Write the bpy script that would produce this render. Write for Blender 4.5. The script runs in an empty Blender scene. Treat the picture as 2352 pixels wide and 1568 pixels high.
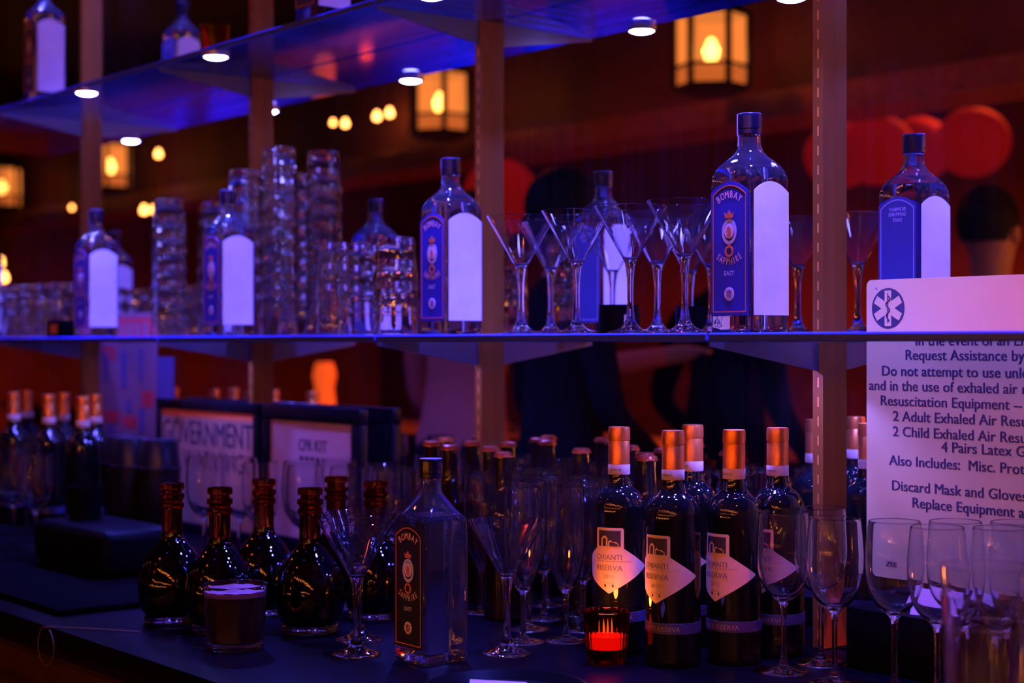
import bpy, bmesh, math, random
from mathutils import Vector, Matrix
random.seed(7)
PI = math.pi
sc = bpy.context.scene
col = sc.collection

# ------------------------------------------------------------------ camera, world, exposure, room lights
EYE = 1.34                       # lens height; every "h" below is a height relative to the lens
YAW = math.radians(38.7)         # the lens looks this far off the line of the shelves
FPX = 3781.0
F = Vector((-math.cos(YAW), math.sin(YAW)))
R = Vector((math.sin(YAW), math.cos(YAW)))
cam_d = bpy.data.cameras.new('camera')
cam = bpy.data.objects.new('camera', cam_d); col.objects.link(cam)
cam.location = (0, 0, EYE)
cam.rotation_euler = (PI/2, 0, PI/2 - YAW)
cam_d.sensor_width = 36.0
cam_d.lens = FPX/2352*36.0
cam_d.clip_start = 0.05
cam_d.shift_y = 0.0012
cam_d.dof.use_dof = True
cam_d.dof.focus_distance = 2.27
cam_d.dof.aperture_fstop = 3.3
sc.camera = cam
sc.view_settings.view_transform = 'Standard'
sc.view_settings.look = 'None'
sc.view_settings.gamma = 1.0
sc.view_settings.use_curve_mapping = False
sc.view_settings.exposure = 0.0
w = bpy.data.worlds.new('night'); sc.world = w; w.use_nodes = True
w.node_tree.nodes['Background'].inputs[0].default_value = (0.02, 0.002, 0.004, 1)
w.node_tree.nodes['Background'].inputs[1].default_value = 0.15
cy = sc.cycles
cy.max_bounces = 24; cy.diffuse_bounces = 3; cy.glossy_bounces = 8
cy.transmission_bounces = 22; cy.transparent_max_bounces = 24
cy.sample_clamp_indirect = 16.0; cy.sample_clamp_direct = 0.0
cy.blur_glossy = 0.3
cy.caustics_reflective = True; cy.caustics_refractive = True
cy.use_denoising = True
LED = (0.085, 0.072, 1.0)
LED_W = 11.5                      # watts of one shelf spotlight
RED = (1.0, 0.075, 0.014)
WARM = (1.0, 0.42, 0.10)

def lamp(name, typ, loc, power, color, size=0.02, parent=None, **kw):
    d = bpy.data.lights.new(name, typ); d.energy = power; d.color = color
    if typ == 'AREA': d.shape = 'DISK'; d.size = size
    else: d.shadow_soft_size = size
    for k, v in kw.items(): setattr(d, k, v)
    o = bpy.data.objects.new(name, d); col.objects.link(o); o.location = loc
    if parent: o.parent = parent
    return o

MIR = 1.85                       # plane of the back-bar mirror
SH_H, SH_T = 0.0135, 0.012       # top of the bottle shelf (relative), glass thickness
UP_H = 0.597                     # top of the upper shelf
FRONT = 1.598                    # front edge line of the shelves
CT_H = -0.44                     # counter top
def Z(h): return EYE + h
def row(px, Y):
    """X of the point on the row Y (distance towards the mirror) seen in direction px."""
    u = (px - 1176)/FPX
    d = F + R*u
    return d.x*Y/d.y
def virt(px, py, z):
    """place in the room whose mirror image lies at depth z in direction px, py."""
    u = (px - 1176)/FPX
    p = (F + R*u)*z
    return (p.x, 2*MIR - p.y, Z((782 - py)/FPX*z))

# ------------------------------------------------------------------ materials
def mat(name, color=(.5,.5,.5), rough=.5, metal=0.0, spec=.5, coat=0.0, emis=None, estr=0.0, trans=0.0, ior=1.45):
    m = bpy.data.materials.new(name); m.use_nodes = True
    b = m.node_tree.nodes['Principled BSDF']
    b.inputs['Base Color'].default_value = (*color, 1)
    b.inputs['Roughness'].default_value = rough
    b.inputs['Metallic'].default_value = metal
    b.inputs['Specular IOR Level'].default_value = spec
    b.inputs['Coat Weight'].default_value = coat
    b.inputs['Transmission Weight'].default_value = trans
    b.inputs['IOR'].default_value = ior
    if emis:
        b.inputs['Emission Color'].default_value = (*emis, 1)
        b.inputs['Emission Strength'].default_value = estr
    return m
def noisy(name, c1, c2, scale, rough=.5, metal=0., stretch=(1,1,1), bump=0.0, spec=.5, coat=0.):
    m = mat(name, c1, rough, metal, spec, coat)
    nt = m.node_tree; N = nt.nodes; L = nt.links
    tc = N.new('ShaderNodeTexCoord'); mp = N.new('ShaderNodeMapping'); mp.inputs['Scale'].default_value = stretch
    ns = N.new('ShaderNodeTexNoise'); ns.inputs['Scale'].default_value = scale; ns.inputs['Detail'].default_value = 6
    cr = N.new('ShaderNodeValToRGB')
    cr.color_ramp.elements[0].color = (*c1, 1); cr.color_ramp.elements[1].color = (*c2, 1)
    cr.color_ramp.elements[0].position = .35; cr.color_ramp.elements[1].position = .7
    L.new(tc.outputs['Object'], mp.inputs[0]); L.new(mp.outputs[0], ns.inputs['Vector'])
    L.new(ns.outputs['Fac'], cr.inputs[0]); L.new(cr.outputs[0], N['Principled BSDF'].inputs['Base Color'])
    if bump:
        bp = N.new('ShaderNodeBump'); bp.inputs['Strength'].default_value = bump; bp.inputs['Distance'].default_value = .01
        L.new(ns.outputs['Fac'], bp.inputs['Height']); L.new(bp.outputs[0], N['Principled BSDF'].inputs['Normal'])
    return m
def glass(name, color=(1,1,1), ior=1.45, rough=0.0, film=0.0, wave=0.0, scale=40):
    """solid glass; film = diffuse share added so the glass glows under the spotlights"""
    m = bpy.data.materials.new(name); m.use_nodes = True
    nt = m.node_tree; N = nt.nodes; L = nt.links; N.clear()
    g = N.new('ShaderNodeBsdfGlass'); g.inputs['Color'].default_value = (*color, 1)
    g.inputs['IOR'].default_value = ior; g.inputs['Roughness'].default_value = rough
    o = N.new('ShaderNodeOutputMaterial')
    if wave:      # unevenness of pressed glass
        tc = N.new('ShaderNodeTexCoord'); ns = N.new('ShaderNodeTexNoise'); ns.inputs['Scale'].default_value = scale; ns.inputs['Detail'].default_value = 1
        bp = N.new('ShaderNodeBump'); bp.inputs['Strength'].default_value = wave; bp.inputs['Distance'].default_value = .01
        L.new(tc.outputs['Object'], ns.inputs['Vector']); L.new(ns.outputs['Fac'], bp.inputs['Height']); L.new(bp.outputs[0], g.inputs['Normal'])
    if film:
        d = N.new('ShaderNodeBsdfDiffuse'); d.inputs[0].default_value = (.8,.8,.85,1)
        mx = N.new('ShaderNodeMixShader'); mx.inputs[0].default_value = film
        L.new(g.outputs[0], mx.inputs[1]); L.new(d.outputs[0], mx.inputs[2]); L.new(mx.outputs[0], o.inputs[0])
    else: L.new(g.outputs[0], o.inputs[0])
    return m
def pane_mat(name, tint, dust, dust_col=(.5,.5,.6), fac_ior=1.5):
    """flat glass: clear, mirror-like at grazing angles, with a scattering dust film added to glow under the spotlights"""
    m = bpy.data.materials.new(name); m.use_nodes = True
    nt = m.node_tree; N = nt.nodes; L = nt.links; N.clear()
    tr = N.new('ShaderNodeBsdfTransparent'); tr.inputs[0].default_value = (*tint, 1)
    gl = N.new('ShaderNodeBsdfGlossy'); gl.inputs['Roughness'].default_value = .04; gl.inputs['Color'].default_value = (.9,.9,.9,1)
    fr = N.new('ShaderNodeFresnel'); fr.inputs[0].default_value = fac_ior
    m1 = N.new('ShaderNodeMixShader'); L.new(fr.outputs[0], m1.inputs[0]); L.new(tr.outputs[0], m1.inputs[1]); L.new(gl.outputs[0], m1.inputs[2])
    df = N.new('ShaderNodeBsdfDiffuse'); df.inputs[0].default_value = (*dust_col, 1)
    tl = N.new('ShaderNodeBsdfTranslucent'); tl.inputs[0].default_value = (*dust_col, 1)
    ad = N.new('ShaderNodeMixShader'); ad.inputs[0].default_value = .5
    L.new(df.outputs[0], ad.inputs[1]); L.new(tl.outputs[0], ad.inputs[2])
    ns = N.new('ShaderNodeTexNoise'); ns.inputs['Scale'].default_value = 9; ns.inputs['Detail'].default_value = 5
    mr = N.new('ShaderNodeMapRange'); mr.inputs[1].default_value = .3; mr.inputs[2].default_value = .75
    mr.inputs[3].default_value = dust*.4; mr.inputs[4].default_value = dust*1.6
    L.new(ns.outputs['Fac'], mr.inputs[0])
    m2 = N.new('ShaderNodeMixShader'); L.new(mr.outputs[0], m2.inputs[0]); L.new(m1.outputs[0], m2.inputs[1]); L.new(ad.outputs[0], m2.inputs[2])
    o = N.new('ShaderNodeOutputMaterial'); L.new(m2.outputs[0], o.inputs[0])
    return m
def mirror_mat():
    m = bpy.data.materials.new('aged_mirror'); m.use_nodes = True
    nt = m.node_tree; N = nt.nodes; L = nt.links; N.clear()
    gl = N.new('ShaderNodeBsdfGlossy'); gl.inputs['Roughness'].default_value = .0; gl.inputs['Color'].default_value = (.86,.86,.86,1)
    df = N.new('ShaderNodeBsdfDiffuse'); df.inputs[0].default_value = (.5,.5,.5,1)
    tc = N.new('ShaderNodeTexCoord')
    mp = N.new('ShaderNodeMapping'); mp.inputs['Scale'].default_value = (30, 1, 1.2)
    ns = N.new('ShaderNodeTexNoise'); ns.inputs['Scale'].default_value = 2.0; ns.inputs['Detail'].default_value = 4
    L.new(tc.outputs['Object'], mp.inputs[0]); L.new(mp.outputs[0], ns.inputs['Vector'])
    n2 = N.new('ShaderNodeTexNoise'); n2.inputs['Scale'].default_value = 6.0; L.new(tc.outputs['Object'], n2.inputs['Vector'])
    mu = N.new('ShaderNodeMath'); mu.operation = 'MULTIPLY'; L.new(ns.outputs['Fac'], mu.inputs[0]); L.new(n2.outputs['Fac'], mu.inputs[1])
    mr = N.new('ShaderNodeMapRange'); mr.inputs[1].default_value = .12; mr.inputs[2].default_value = .5
    mr.inputs[3].default_value = .0003; mr.inputs[4].default_value = .005
    L.new(mu.outputs[0], mr.inputs[0])
    mx = N.new('ShaderNodeMixShader'); L.new(mr.outputs[0], mx.inputs[0]); L.new(gl.outputs[0], mx.inputs[1]); L.new(df.outputs[0], mx.inputs[2])
    o = N.new('ShaderNodeOutputMaterial'); L.new(mx.outputs[0], o.inputs[0])
    return m
def emit(name, color, strength):
    m = bpy.data.materials.new(name); m.use_nodes = True
    nt = m.node_tree; nt.nodes.clear()
    e = nt.nodes.new('ShaderNodeEmission'); e.inputs[0].default_value = (*color, 1); e.inputs[1].default_value = strength
    o = nt.nodes.new('ShaderNodeOutputMaterial'); nt.links.new(e.outputs[0], o.inputs[0])
    return m
def paper_glow(name, color, strength, clear=.25):
    """lit lantern paper: glows, lets a little of the bulb through"""
    m = bpy.data.materials.new(name); m.use_nodes = True
    nt = m.node_tree; N = nt.nodes; L = nt.links; N.clear()
    e = N.new('ShaderNodeEmission'); e.inputs[0].default_value = (*color, 1); e.inputs[1].default_value = strength
    t = N.new('ShaderNodeBsdfTransparent'); t.inputs[0].default_value = (1,.8,.5,1)
    mx = N.new('ShaderNodeMixShader'); mx.inputs[0].default_value = clear
    L.new(e.outputs[0], mx.inputs[1]); L.new(t.outputs[0], mx.inputs[2])
    o = N.new('ShaderNodeOutputMaterial'); L.new(mx.outputs[0], o.inputs[0])
    return m

M = dict(
    gin=glass('blue_gin_bottle_glass', (.84,.88,1.0), 1.36, 0, .009),
    clear=glass('clear_stemware_glass', (.99,.99,1.0), 1.47, 0, .0012),
    tumbler=glass('heavy_tumbler_glass', (.995,.995,1.0), 1.47, 0, .0015),
    deck=glass('decanter_base_glass', (.9,.93,1.0), 1.47),
    shelf=pane_mat('shelf_glass', (.93,.95,1.0), .012, (.25,.25,.7)),  # blue dust tint puts the spotlights' glow into the colour
    edge=mat('edge_lit_blue_glass', (.03,.06,.55), .4, 0, .3),  # glow of light held inside the glass is put into this blue
    mirror=mirror_mat(),
    post=noisy('copper_brown_upright', (.15,.045,.004), (.22,.07,.008), 14, .5, 0, (1,1,.15), 0, .12),
    slot=mat('orange_slot_reflection', (.62,.20,.02), .5, .2),
    bracket=mat('dark_steel_bracket', (.10,.09,.11), .35, .6),
    cap=mat('black_bottle_cap', (.004,.003,.010), .25, .0, .35, .1),
    captop=mat('lit_cap_top', (.25,.25,.4), .3, .3),  # paler than the cap: the spotlit top is put into the colour
    blue_label=mat('blue_gin_label', (.02,.026,.36), .5),
    black_label=mat('black_gin_label', (.012,.012,.016), .4),
    white_label=noisy('white_label_reverse', (.70,.74,.76), (.80,.82,.83), 26, .6),
    orange_ink=mat('orange_ink', (.62,.16,.05), .5),
    cream_ink=mat('cream_ink', (.78,.50,.48), .5),
    pale_ink=mat('pale_ink', (.62,.62,.85), .5),
    mid_blue=mat('mid_blue_label_reverse', (.06,.06,.27), .5),
    ghost=mat('faint_show_through_print', (.50,.50,.72), .6),
    seal=mat('pale_seal_strip', (.55,.5,.62), .5),
    wine=mat('black_green_wine_glass', (.004,.005,.004), .04, 0, .8),
    foil=mat('copper_foil', (.92,.30,.05), .36, .9, .5),
    paper=noisy('label_paper', (.62,.44,.25), (.68,.50,.30), 40, .6),
    ink=mat('dark_ink', (.03,.02,.03), .6),
    grey_ink=mat('grey_ink', (.22,.17,.18), .6),
    band=mat('dark_blue_band', (.04,.035,.09), .35),
    beer=mat('dark_brown_beer_bottle', (.012,.006,.004), .06, 0, .7),
    beercap=mat('copper_crown_cap', (.36,.075,.012), .35, .7),
    spirit=mat('dark_spirit_in_glass', (.001,.0005,.0004), .03, 0, .6),
    neck=glass('amber_neck_glass', (.75,.36,.14), 1.45),
    cork=noisy('cork', (.035,.013,.004), (.055,.02,.006), 60, .5, spec=.15),
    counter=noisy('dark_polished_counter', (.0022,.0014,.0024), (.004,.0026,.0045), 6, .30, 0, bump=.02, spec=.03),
    rubber=mat('black_rubber', (.002,.002,.002), .8, 0, .01),
    black=mat('black_plastic', (.002,.002,.0025), .4, 0, .03),
    sign=noisy('white_plastic_sign', (.52,.38,.11), (.56,.41,.125), 8, .45),
    frame=mat('black_frame', (.005,.005,.007), .3, 0, .2),
    sheet=mat('paper_sheet', (.50,.30,.22), .6),
    sheet_tan=mat('tan_paper_sheet', (.40,.20,.09), .6),
    tan_strip=mat('orange_header_strip', (.90,.22,.05), .6),
    red_print=mat('red_print', (.50,.03,.03), .6),
    blue_print=mat('violet_print', (.09,.06,.14), .6),
    pink_print=mat('pink_print', (.24,.10,.10), .6),
    wall=noisy('dark_red_plaster', (.15,.04,.022), (.27,.075,.04), 1.6, .6, bump=.2),
    backwall=mat('backing_board', (.05,.03,.03), .7),
    floor=noisy('dark_wood_floor', (.05,.022,.012), (.09,.04,.02), 5, .4, 0, (1,8,1)),
    ceil=noisy('dark_ceiling', (.05,.022,.015), (.075,.03,.02), 2, .7),
    beam=noisy('hammered_copper_beam', (.36,.13,.06), (.46,.19,.09), 22, .35, .4, (1,1,1), .5),
    wood=noisy('bar_wood', (.045,.017,.009), (.075,.03,.015), 6, .3, 0, (1,6,1)),
    iron=mat('black_iron', (.012,.010,.010), .5),
    amber_paper=paper_glow('amber_lantern_paper', (1.0,.25,.045), 1.3, .32),
    lower_paper=paper_glow('patterned_lower_lantern_paper', (1.0,.20,.035), .7, .12),
    bulb=emit('lantern_bulb', (1.0,.50,.14), 26),
    small_bulb=emit('small_bulb', (1.0,.33,.07), 14),
    glint_bulb=emit('glint_bulb', (1.0,.26,.05), 380),
    red_lantern=mat('red_paper_lantern', (.10,.003,.002), .8, 0, .1, emis=(1,.012,.006), estr=.15),
    led=emit('led_lens', (.26,.24,1.0), 120),
    steel=mat('brushed_steel', (.4,.4,.42), .3, 1.0),
    candle_glass=None,
    flame=emit('candle_flame', (1.0,.22,.05), 30),
    wax=mat('glowing_red_wax', (.8,.1,.05), .5, emis=(1,.05,.014), estr=2.6),  # flame light inside the wax is put in as emission
    drink=mat('amber_cocktail', (.018,.005,.0025), .15, 0, .3),
    foam=mat('cocktail_foam', (.22,.075,.08), .5),
    skin=noisy('skin', (.26,.13,.08), (.30,.15,.10), 12, .5),
    shirt=noisy('pink_shirt', (.42,.10,.06), (.50,.12,.08), 5, .8),
    navy=noisy('navy_jacket', (.004,.0025,.004), (.007,.004,.007), 5, .9, spec=.05),
    hair=mat('dark_hair', (.005,.004,.003), .6, 0, .1),
    cord=mat('pale_cord', (.08,.05,.03), .8),
    box_label=mat('orange_box_label', (.75,.25,.1), .5),
    amber_votive=glass('amber_votive_glass', (.9,.42,.12), 1.45),
)
M['candle_glass'] = glass('smoked_candle_glass', (.55,.12,.06), 1.45)

# ------------------------------------------------------------------ mesh helpers
def link(name, bm, m, parent=None, smooth=True, loc=None, recalc=True):
    me = bpy.data.meshes.new(name)
    if recalc: bmesh.ops.recalc_face_normals(bm, faces=bm.faces)
    bm.to_mesh(me); bm.free()
    if smooth:
        for p in me.polygons: p.use_smooth = True
        me.set_sharp_from_angle(angle=math.radians(38))
    for mm in (m if isinstance(m, (list, tuple)) else [m]): me.materials.append(mm)
    o = bpy.data.objects.new(name, me); col.objects.link(o)
    if parent: o.parent = parent
    if loc: o.location = loc
    return o
def tag(o, label=None, cat=None, group=None, kind=None):
    if label: o['label'] = label
    if cat: o['category'] = cat
    if group: o['group'] = group
    if kind: o['kind'] = kind
    return o
def empty(name, loc=(0,0,0), rz=0.0):
    o = bpy.data.objects.new(name, None); col.objects.link(o)
    o.empty_display_size = .02
    o.location = loc; o.rotation_euler = (0,0,rz)
    return o
KIDS = {}
def kids_of(o): return [c for c in bpy.data.objects if c.parent is o]
def copy_tree(o, parent=None):
    c = o.copy(); col.objects.link(c)
    if parent is not None: c.parent = parent
    for ch in kids_of(o): copy_tree(ch, c)
    return c
def lathe(bm, prof, n=40, cx=0, cy=0, cz=0, mi=0):
    """prof: (radius, height) pairs; radius 0 closes the end"""
    rings = []
    for r, z in prof:
        if r <= 1e-6: rings.append([bm.verts.new((cx, cy, cz+z))])
        else: rings.append([bm.verts.new((cx+r*math.cos(2*PI*k/n), cy+r*math.sin(2*PI*k/n), cz+z)) for k in range(n)])
    for a, b in zip(rings, rings[1:]):
        for k in range(n):
            k2 = (k+1) % n
            if len(a) == 1 and len(b) == 1: continue
            if len(a) == 1: f = bm.faces.new((a[0], b[k], b[k2]))
            elif len(b) == 1: f = bm.faces.new((a[k], a[k2], b[0]))
            else: f = bm.faces.new((a[k], a[k2], b[k2], b[k]))
            f.material_index = mi
    return bm
def smooth_prof(pts, sub=4):
    """Catmull-Rom through a profile"""
    out = []
    P = [pts[0]] + list(pts) + [pts[-1]]
    for i in range(1, len(P)-2):
        p0, p1, p2, p3 = P[i-1], P[i], P[i+1], P[i+2]
        for k in range(sub):
            t = k/sub
            out.append(tuple(.5*((2*p1[j]) + (-p0[j]+p2[j])*t + (2*p0[j]-5*p1[j]+4*p2[j]-p3[j])*t*t + (-p0[j]+3*p1[j]-3*p2[j]+p3[j])*t**3) for j in (0,1)))
    out.append(tuple(pts[-1]))
    return [(max(r,0), z) for r, z in out]
def LB(prof, n=40):
    bm = bmesh.new(); lathe(bm, prof, n); return bm
def box(bm, x0, x1, y0, y1, z0, z1, bev=0.0, seg=2, mi=0):
    r = bmesh.ops.create_cube(bm, size=1.0)
    vs = r['verts']
    for v in vs:
        v.co = Vector((x0 + (v.co.x+.5)*(x1-x0), y0 + (v.co.y+.5)*(y1-y0), z0 + (v.co.z+.5)*(z1-z0)))
    es = list({e for v in vs for e in v.link_edges})
    if bev: bmesh.ops.bevel(bm, geom=es, offset=bev, segments=seg, affect='EDGES', profile=.5)
    return bm
def BX(*a, **k):
    bm = bmesh.new(); box(bm, *a, **k); return bm
def prism(bm, pts, t, mi=0):
    """flat outline in x,z (list), thickness t towards -y (front at y=-t, back y=0)"""
    f = [bm.verts.new((x, -t, z)) for x, z in pts]; b = [bm.verts.new((x, 0, z)) for x, z in pts]
    bm.faces.new(f); bm.faces.new(list(reversed(b)))
    for i in range(len(pts)):
        j = (i+1) % len(pts); bm.faces.new((f[j], f[i], b[i], b[j]))
    return bm
def ring_prism(bm, outer, inner, t):
    n = len(outer)
    fo = [bm.verts.new((x,-t,z)) for x,z in outer]; fi = [bm.verts.new((x,-t,z)) for x,z in inner]
    bo = [bm.verts.new((x,0,z)) for x,z in outer]; bi = [bm.verts.new((x,0,z)) for x,z in inner]
    for i in range(n):
        j = (i+1) % n
        bm.faces.new((fo[i], fo[j], fi[j], fi[i])); bm.faces.new((bo[j], bo[i], bi[i], bi[j]))
        bm.faces.new((fo[j], fo[i], bo[i], bo[j])); bm.faces.new((fi[i], fi[j], bi[j], bi[i]))
    return bm
def tube(bm, pts, r, n=8, closed=False):
    pts = [Vector(p) for p in pts]; rings = []
    for i, p in enumerate(pts):
        a = pts[max(i-1,0)]; b = pts[min(i+1,len(pts)-1)]
        d = (b-a).normalized(); s = d.orthogonal().normalized() if i == 0 else (s - d*s.dot(d)).normalized()
        u = d.cross(s); rr = r[i] if isinstance(r, (list,tuple)) else r
        rings.append([bm.verts.new(p + (s*math.cos(2*PI*k/n) + u*math.sin(2*PI*k/n))*rr) for k in range(n)])
    for a, b in zip(rings, rings[1:]):
        for k in range(n): bm.faces.new((a[k], a[(k+1)%n], b[(k+1)%n], b[k]))
    bm.faces.new(list(reversed(rings[0]))); bm.faces.new(rings[-1])
    return bm
def text_bm(s, size, bold=0.0, width=None, spacing=1.0):
    """lettering as flat geometry in x,z, left aligned, baseline z=0, y=0"""
    cu = bpy.data.curves.new('t', 'FONT'); cu.body = s; cu.size = size; cu.space_character = spacing
    cu.resolution_u = 3
    o = bpy.data.objects.new('t', cu); col.objects.link(o)
    dg = bpy.context.evaluated_depsgraph_get(); dg.update()
    me = bpy.data.meshes.new_from_object(o.evaluated_get(dg))
    bm = bmesh.new(); bm.from_mesh(me)
    bpy.data.objects.remove(o); bpy.data.curves.remove(cu); bpy.data.meshes.remove(me)
    for v in bm.verts: v.co = Vector((v.co.x, 0, v.co.y))
    if bold:      # heavier strokes: the same outline set again a hair to either side
        src = bm.copy()
        for k, dx in enumerate((-bold, bold)):
            c = src.copy()
            for v in c.verts: v.co.x += dx; v.co.y -= .00001*(k+1)
            bm_join(bm, c)
        src.free()
    if bm.verts:
        x0 = min(v.co.x for v in bm.verts); x1 = max(v.co.x for v in bm.verts)
        k = width/(x1-x0) if width else 1.0
        for v in bm.verts: v.co.x = (v.co.x - x0)*k
    return bm
def bm_join(dst, src, mtx=None, off=(0,0,0), center=False):
    if center and src.verts:
        x0 = min(v.co.x for v in src.verts); x1 = max(v.co.x for v in src.verts)
        for v in src.verts: v.co.x -= (x0+x1)/2
    mp = {}
    for v in src.verts:
        p = v.co.copy()
        if mtx is not None: p = mtx @ p
        mp[v] = dst.verts.new(p + Vector(off))
    for f in src.faces:
        try: dst.faces.new([mp[v] for v in f.verts])
        except ValueError: pass
    src.free()
def arched(s, size, radius, cz, up=True, bold=0.0, sweep=None, narrow=1.0):
    """letters standing on an arc in the x,z plane"""
    bm = bmesh.new(); n = len(s); sweep = sweep or size*.85*n/radius
    for i, c in enumerate(s):
        a = (i - (n-1)/2)/max(n-1,1)*sweep
        t = text_bm(c, size, bold)
        if not t.verts: t.free(); continue
        for v in t.verts: v.co.x *= narrow
        x0 = min(v.co.x for v in t.verts); x1 = max(v.co.x for v in t.verts)
        for v in t.verts: v.co.x -= (x0+x1)/2
        if up: rot = Matrix.Rotation(a, 3, 'Y'); off = (radius*math.sin(a), 0, cz + radius*math.cos(a))
        else:  rot = Matrix.Rotation(-a, 3, 'Y'); off = (radius*math.sin(a), 0, cz - radius*math.cos(a))
        bm_join(bm, t, rot, off)
    return bm
def flat(name, bm, m, parent, y=0.0, rz=0.0, loc=(0,0,0), lift=0.0):
    """flat print: give it a hair of thickness and put it on its surface"""
    for v in bm.verts: v.co.y += y
    o = link(name, bm, m, parent, smooth=False)
    o.location = loc; o.rotation_euler = (0,0,rz)
    return o
def disc_pts(r, n=32, cx=0, cz=0, sx=1.0): return [(cx+r*sx*math.cos(2*PI*k/n), cz+r*math.sin(2*PI*k/n)) for k in range(n)]
def wrap(bm, r):
    """bend x,z artwork (front at y<=0) round a cylinder of radius r standing at the origin; x=0 faces -y"""
    for v in bm.verts:
        a = v.co.x/r; rr = r - v.co.y
        v.co = Vector((rr*math.sin(a), -rr*math.cos(a), v.co.z))
    return bm
def slice_x(bm, step, lim):
    x = -lim
    while x <= lim:
        bmesh.ops.bisect_plane(bm, geom=bm.verts[:]+bm.edges[:]+bm.faces[:], plane_co=(x,0,0), plane_no=(1,0,0)); x += step
    return bm
ORD = ['first','second','third','fourth','fifth','sixth','seventh','eighth','ninth','tenth','eleventh','twelfth']

# ------------------------------------------------------------------ room shell
def structure(name, bm, m): return tag(link(name, bm, m, smooth=False), kind='structure')
X0, X1, YB, YF, CEIL = -15.0, 3.5, -6.5, MIR+.03, 3.3
structure('floor', BX(X0, X1, YB, YF+.1, -.1, 0), M['floor'])
structure('ceiling', BX(X0, X1, YB, YF+.1, CEIL, CEIL+.1), M['ceil'])
structure('wall_back', BX(X0, X1, YF, YF+.1, 0, CEIL), M['backwall'])
structure('wall_front', BX(X0, X1, YB-.1, YB, 0, CEIL), M['wall'])
structure('wall_left', BX(X0-.1, X0, YB-.1, YF+.1, 0, CEIL), M['wall'])
structure('wall_right', BX(X1, X1+.1, YB-.1, YF+.1, 0, CEIL), M['wall'])
# header over the front bar, and the copper beam along its foot
structure('trim_1', BX(X0, .5, -1.62, -1.52, 2.36, CEIL), M['wall'])
structure('trim_3', BX(X0, X1, YB, YB+.05, 0, 1.42), M['wood'])  # dark panelling added to darken the low wall in the mirror
structure('trim_2', BX(X0, .5, -1.66, -1.30, 2.25, 2.36, bev=.006), M['beam'])

# ------------------------------------------------------------------ back bar: mirror, counter, uprights, shelves
mir = link('wall_mirror', BX(-6.5, .8, MIR, MIR+.006, Z(CT_H)+.002, 2.75), M['mirror'], smooth=False)
tag(mir, 'wide aged bar mirror behind the glass shelves', 'mirror')
cr = empty('back_bar_counter', (-2.8, 1.45, 0))
tag(cr, 'dark polished back-bar counter under the bottles and stemware', 'counter')
def rel(o, bm):
    bmesh.ops.translate(bm, verts=bm.verts, vec=-Vector(o.location)); return bm
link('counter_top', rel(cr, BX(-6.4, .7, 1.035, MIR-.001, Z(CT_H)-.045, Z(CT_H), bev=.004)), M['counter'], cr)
link('counter_body', rel(cr, BX(-6.35, .65, 1.10, MIR-.002, 0.02, Z(CT_H)-.046)), M['wood'], cr)
link('front_rail', rel(cr, BX(-6.4, .7, 1.05, 1.075, Z(CT_H)-.16, Z(CT_H)-.12, bev=.006)), M['wood'], cr)
mt = link('bar_mat', BX(-3.9, -2.52, 1.085, 1.50, Z(CT_H)+.0005, Z(CT_H)+.011, bev=.004), M['rubber'])
tag(mt, 'black rubber bar mat lying along the counter edge', 'mat')

POSTX = [-4.085, -3.2, -2.375, -1.573, -.75]
def upright(x, label):
    e = empty('shelf_upright', (x, MIR, Z(CT_H)+.001)); tag(e, label, 'upright', 'slotted uprights holding the shelves')
    H = 1.80; wd, dp = .0095, .026; tw = .0014; p0, pl, sw = .0278, .0145, .0016
    bm = bmesh.new()
    n = int(H/p0)
    # front plate with real slots: two side strips and the bridges between the slots
    box(bm, -wd, -sw, -dp, -dp+tw, 0, H); box(bm, sw, wd, -dp, -dp+tw, 0, H)
    for k in range(n): box(bm, -sw, sw, -dp, -dp+tw, k*p0, k*p0 + (p0-pl))
    box(bm, -wd, -wd+tw, -dp+tw, 0, 0, H); box(bm, wd-tw, wd, -dp+tw, 0, 0, H)
    link('channel', bm, M['post'], e, smooth=False)
    link('slot_reflection_strip', BX(-wd+tw, wd-tw, -dp+.0004, -dp+.0045, 0, H), M['slot'], e, smooth=False)  # orange strip stands in for the reflection seen through the slots
    return e
for x, l in zip(POSTX, ['slotted upright at the left end behind the first gin bottle', 'slotted upright behind the tall tumbler stacks',
        'slotted upright just right of the gin bottle beside the tumblers', 'copper slotted upright right of the largest gin bottle', 'slotted upright behind the white notice']):
    if x < -1: upright(x, l)
def bracket(x, top, label):
    bm = bmesh.new()
    L = MIR-.026-FRONT-.004; t = .004
    pts = [(0,0),(L,0),(L,-.006),(0,-.042)]
    a = [bm.verts.new((-t/2, -s, z)) for s, z in pts]; b = [bm.verts.new((t/2, -s, z)) for s, z in pts]
    bm.faces.new(a); bm.faces.new(list(reversed(b)))
    for i in range(4):
        j = (i+1) % 4; bm.faces.new((a[i], a[j], b[j], b[i]))
    o = link('shelf_bracket', bm, M['bracket'], smooth=False); o.location = (x, MIR-.0262, Z(top)-SH_T-.0005)
    tag(o, label, 'bracket', 'tapered steel shelf brackets')
nm = ['left-end upright', 'upright behind the tumblers', 'upright beside the tumblers', 'copper upright by the largest bottle']
for x, n_ in zip(POSTX, nm):
    bracket(x, SH_H, 'bracket under the lower glass shelf on the ' + n_)
    bracket(x, UP_H, 'bracket under the upper glass shelf on the ' + n_)
def shelf(x0, x1, top, label, group):
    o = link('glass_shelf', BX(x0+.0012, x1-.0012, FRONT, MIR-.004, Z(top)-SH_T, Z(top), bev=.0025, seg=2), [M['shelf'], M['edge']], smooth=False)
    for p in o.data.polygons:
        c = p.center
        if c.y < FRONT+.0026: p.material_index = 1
    # uprights pass behind: notch not needed, panes butt on the bracket line
    tag(o, label, 'shelf', group)
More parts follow.
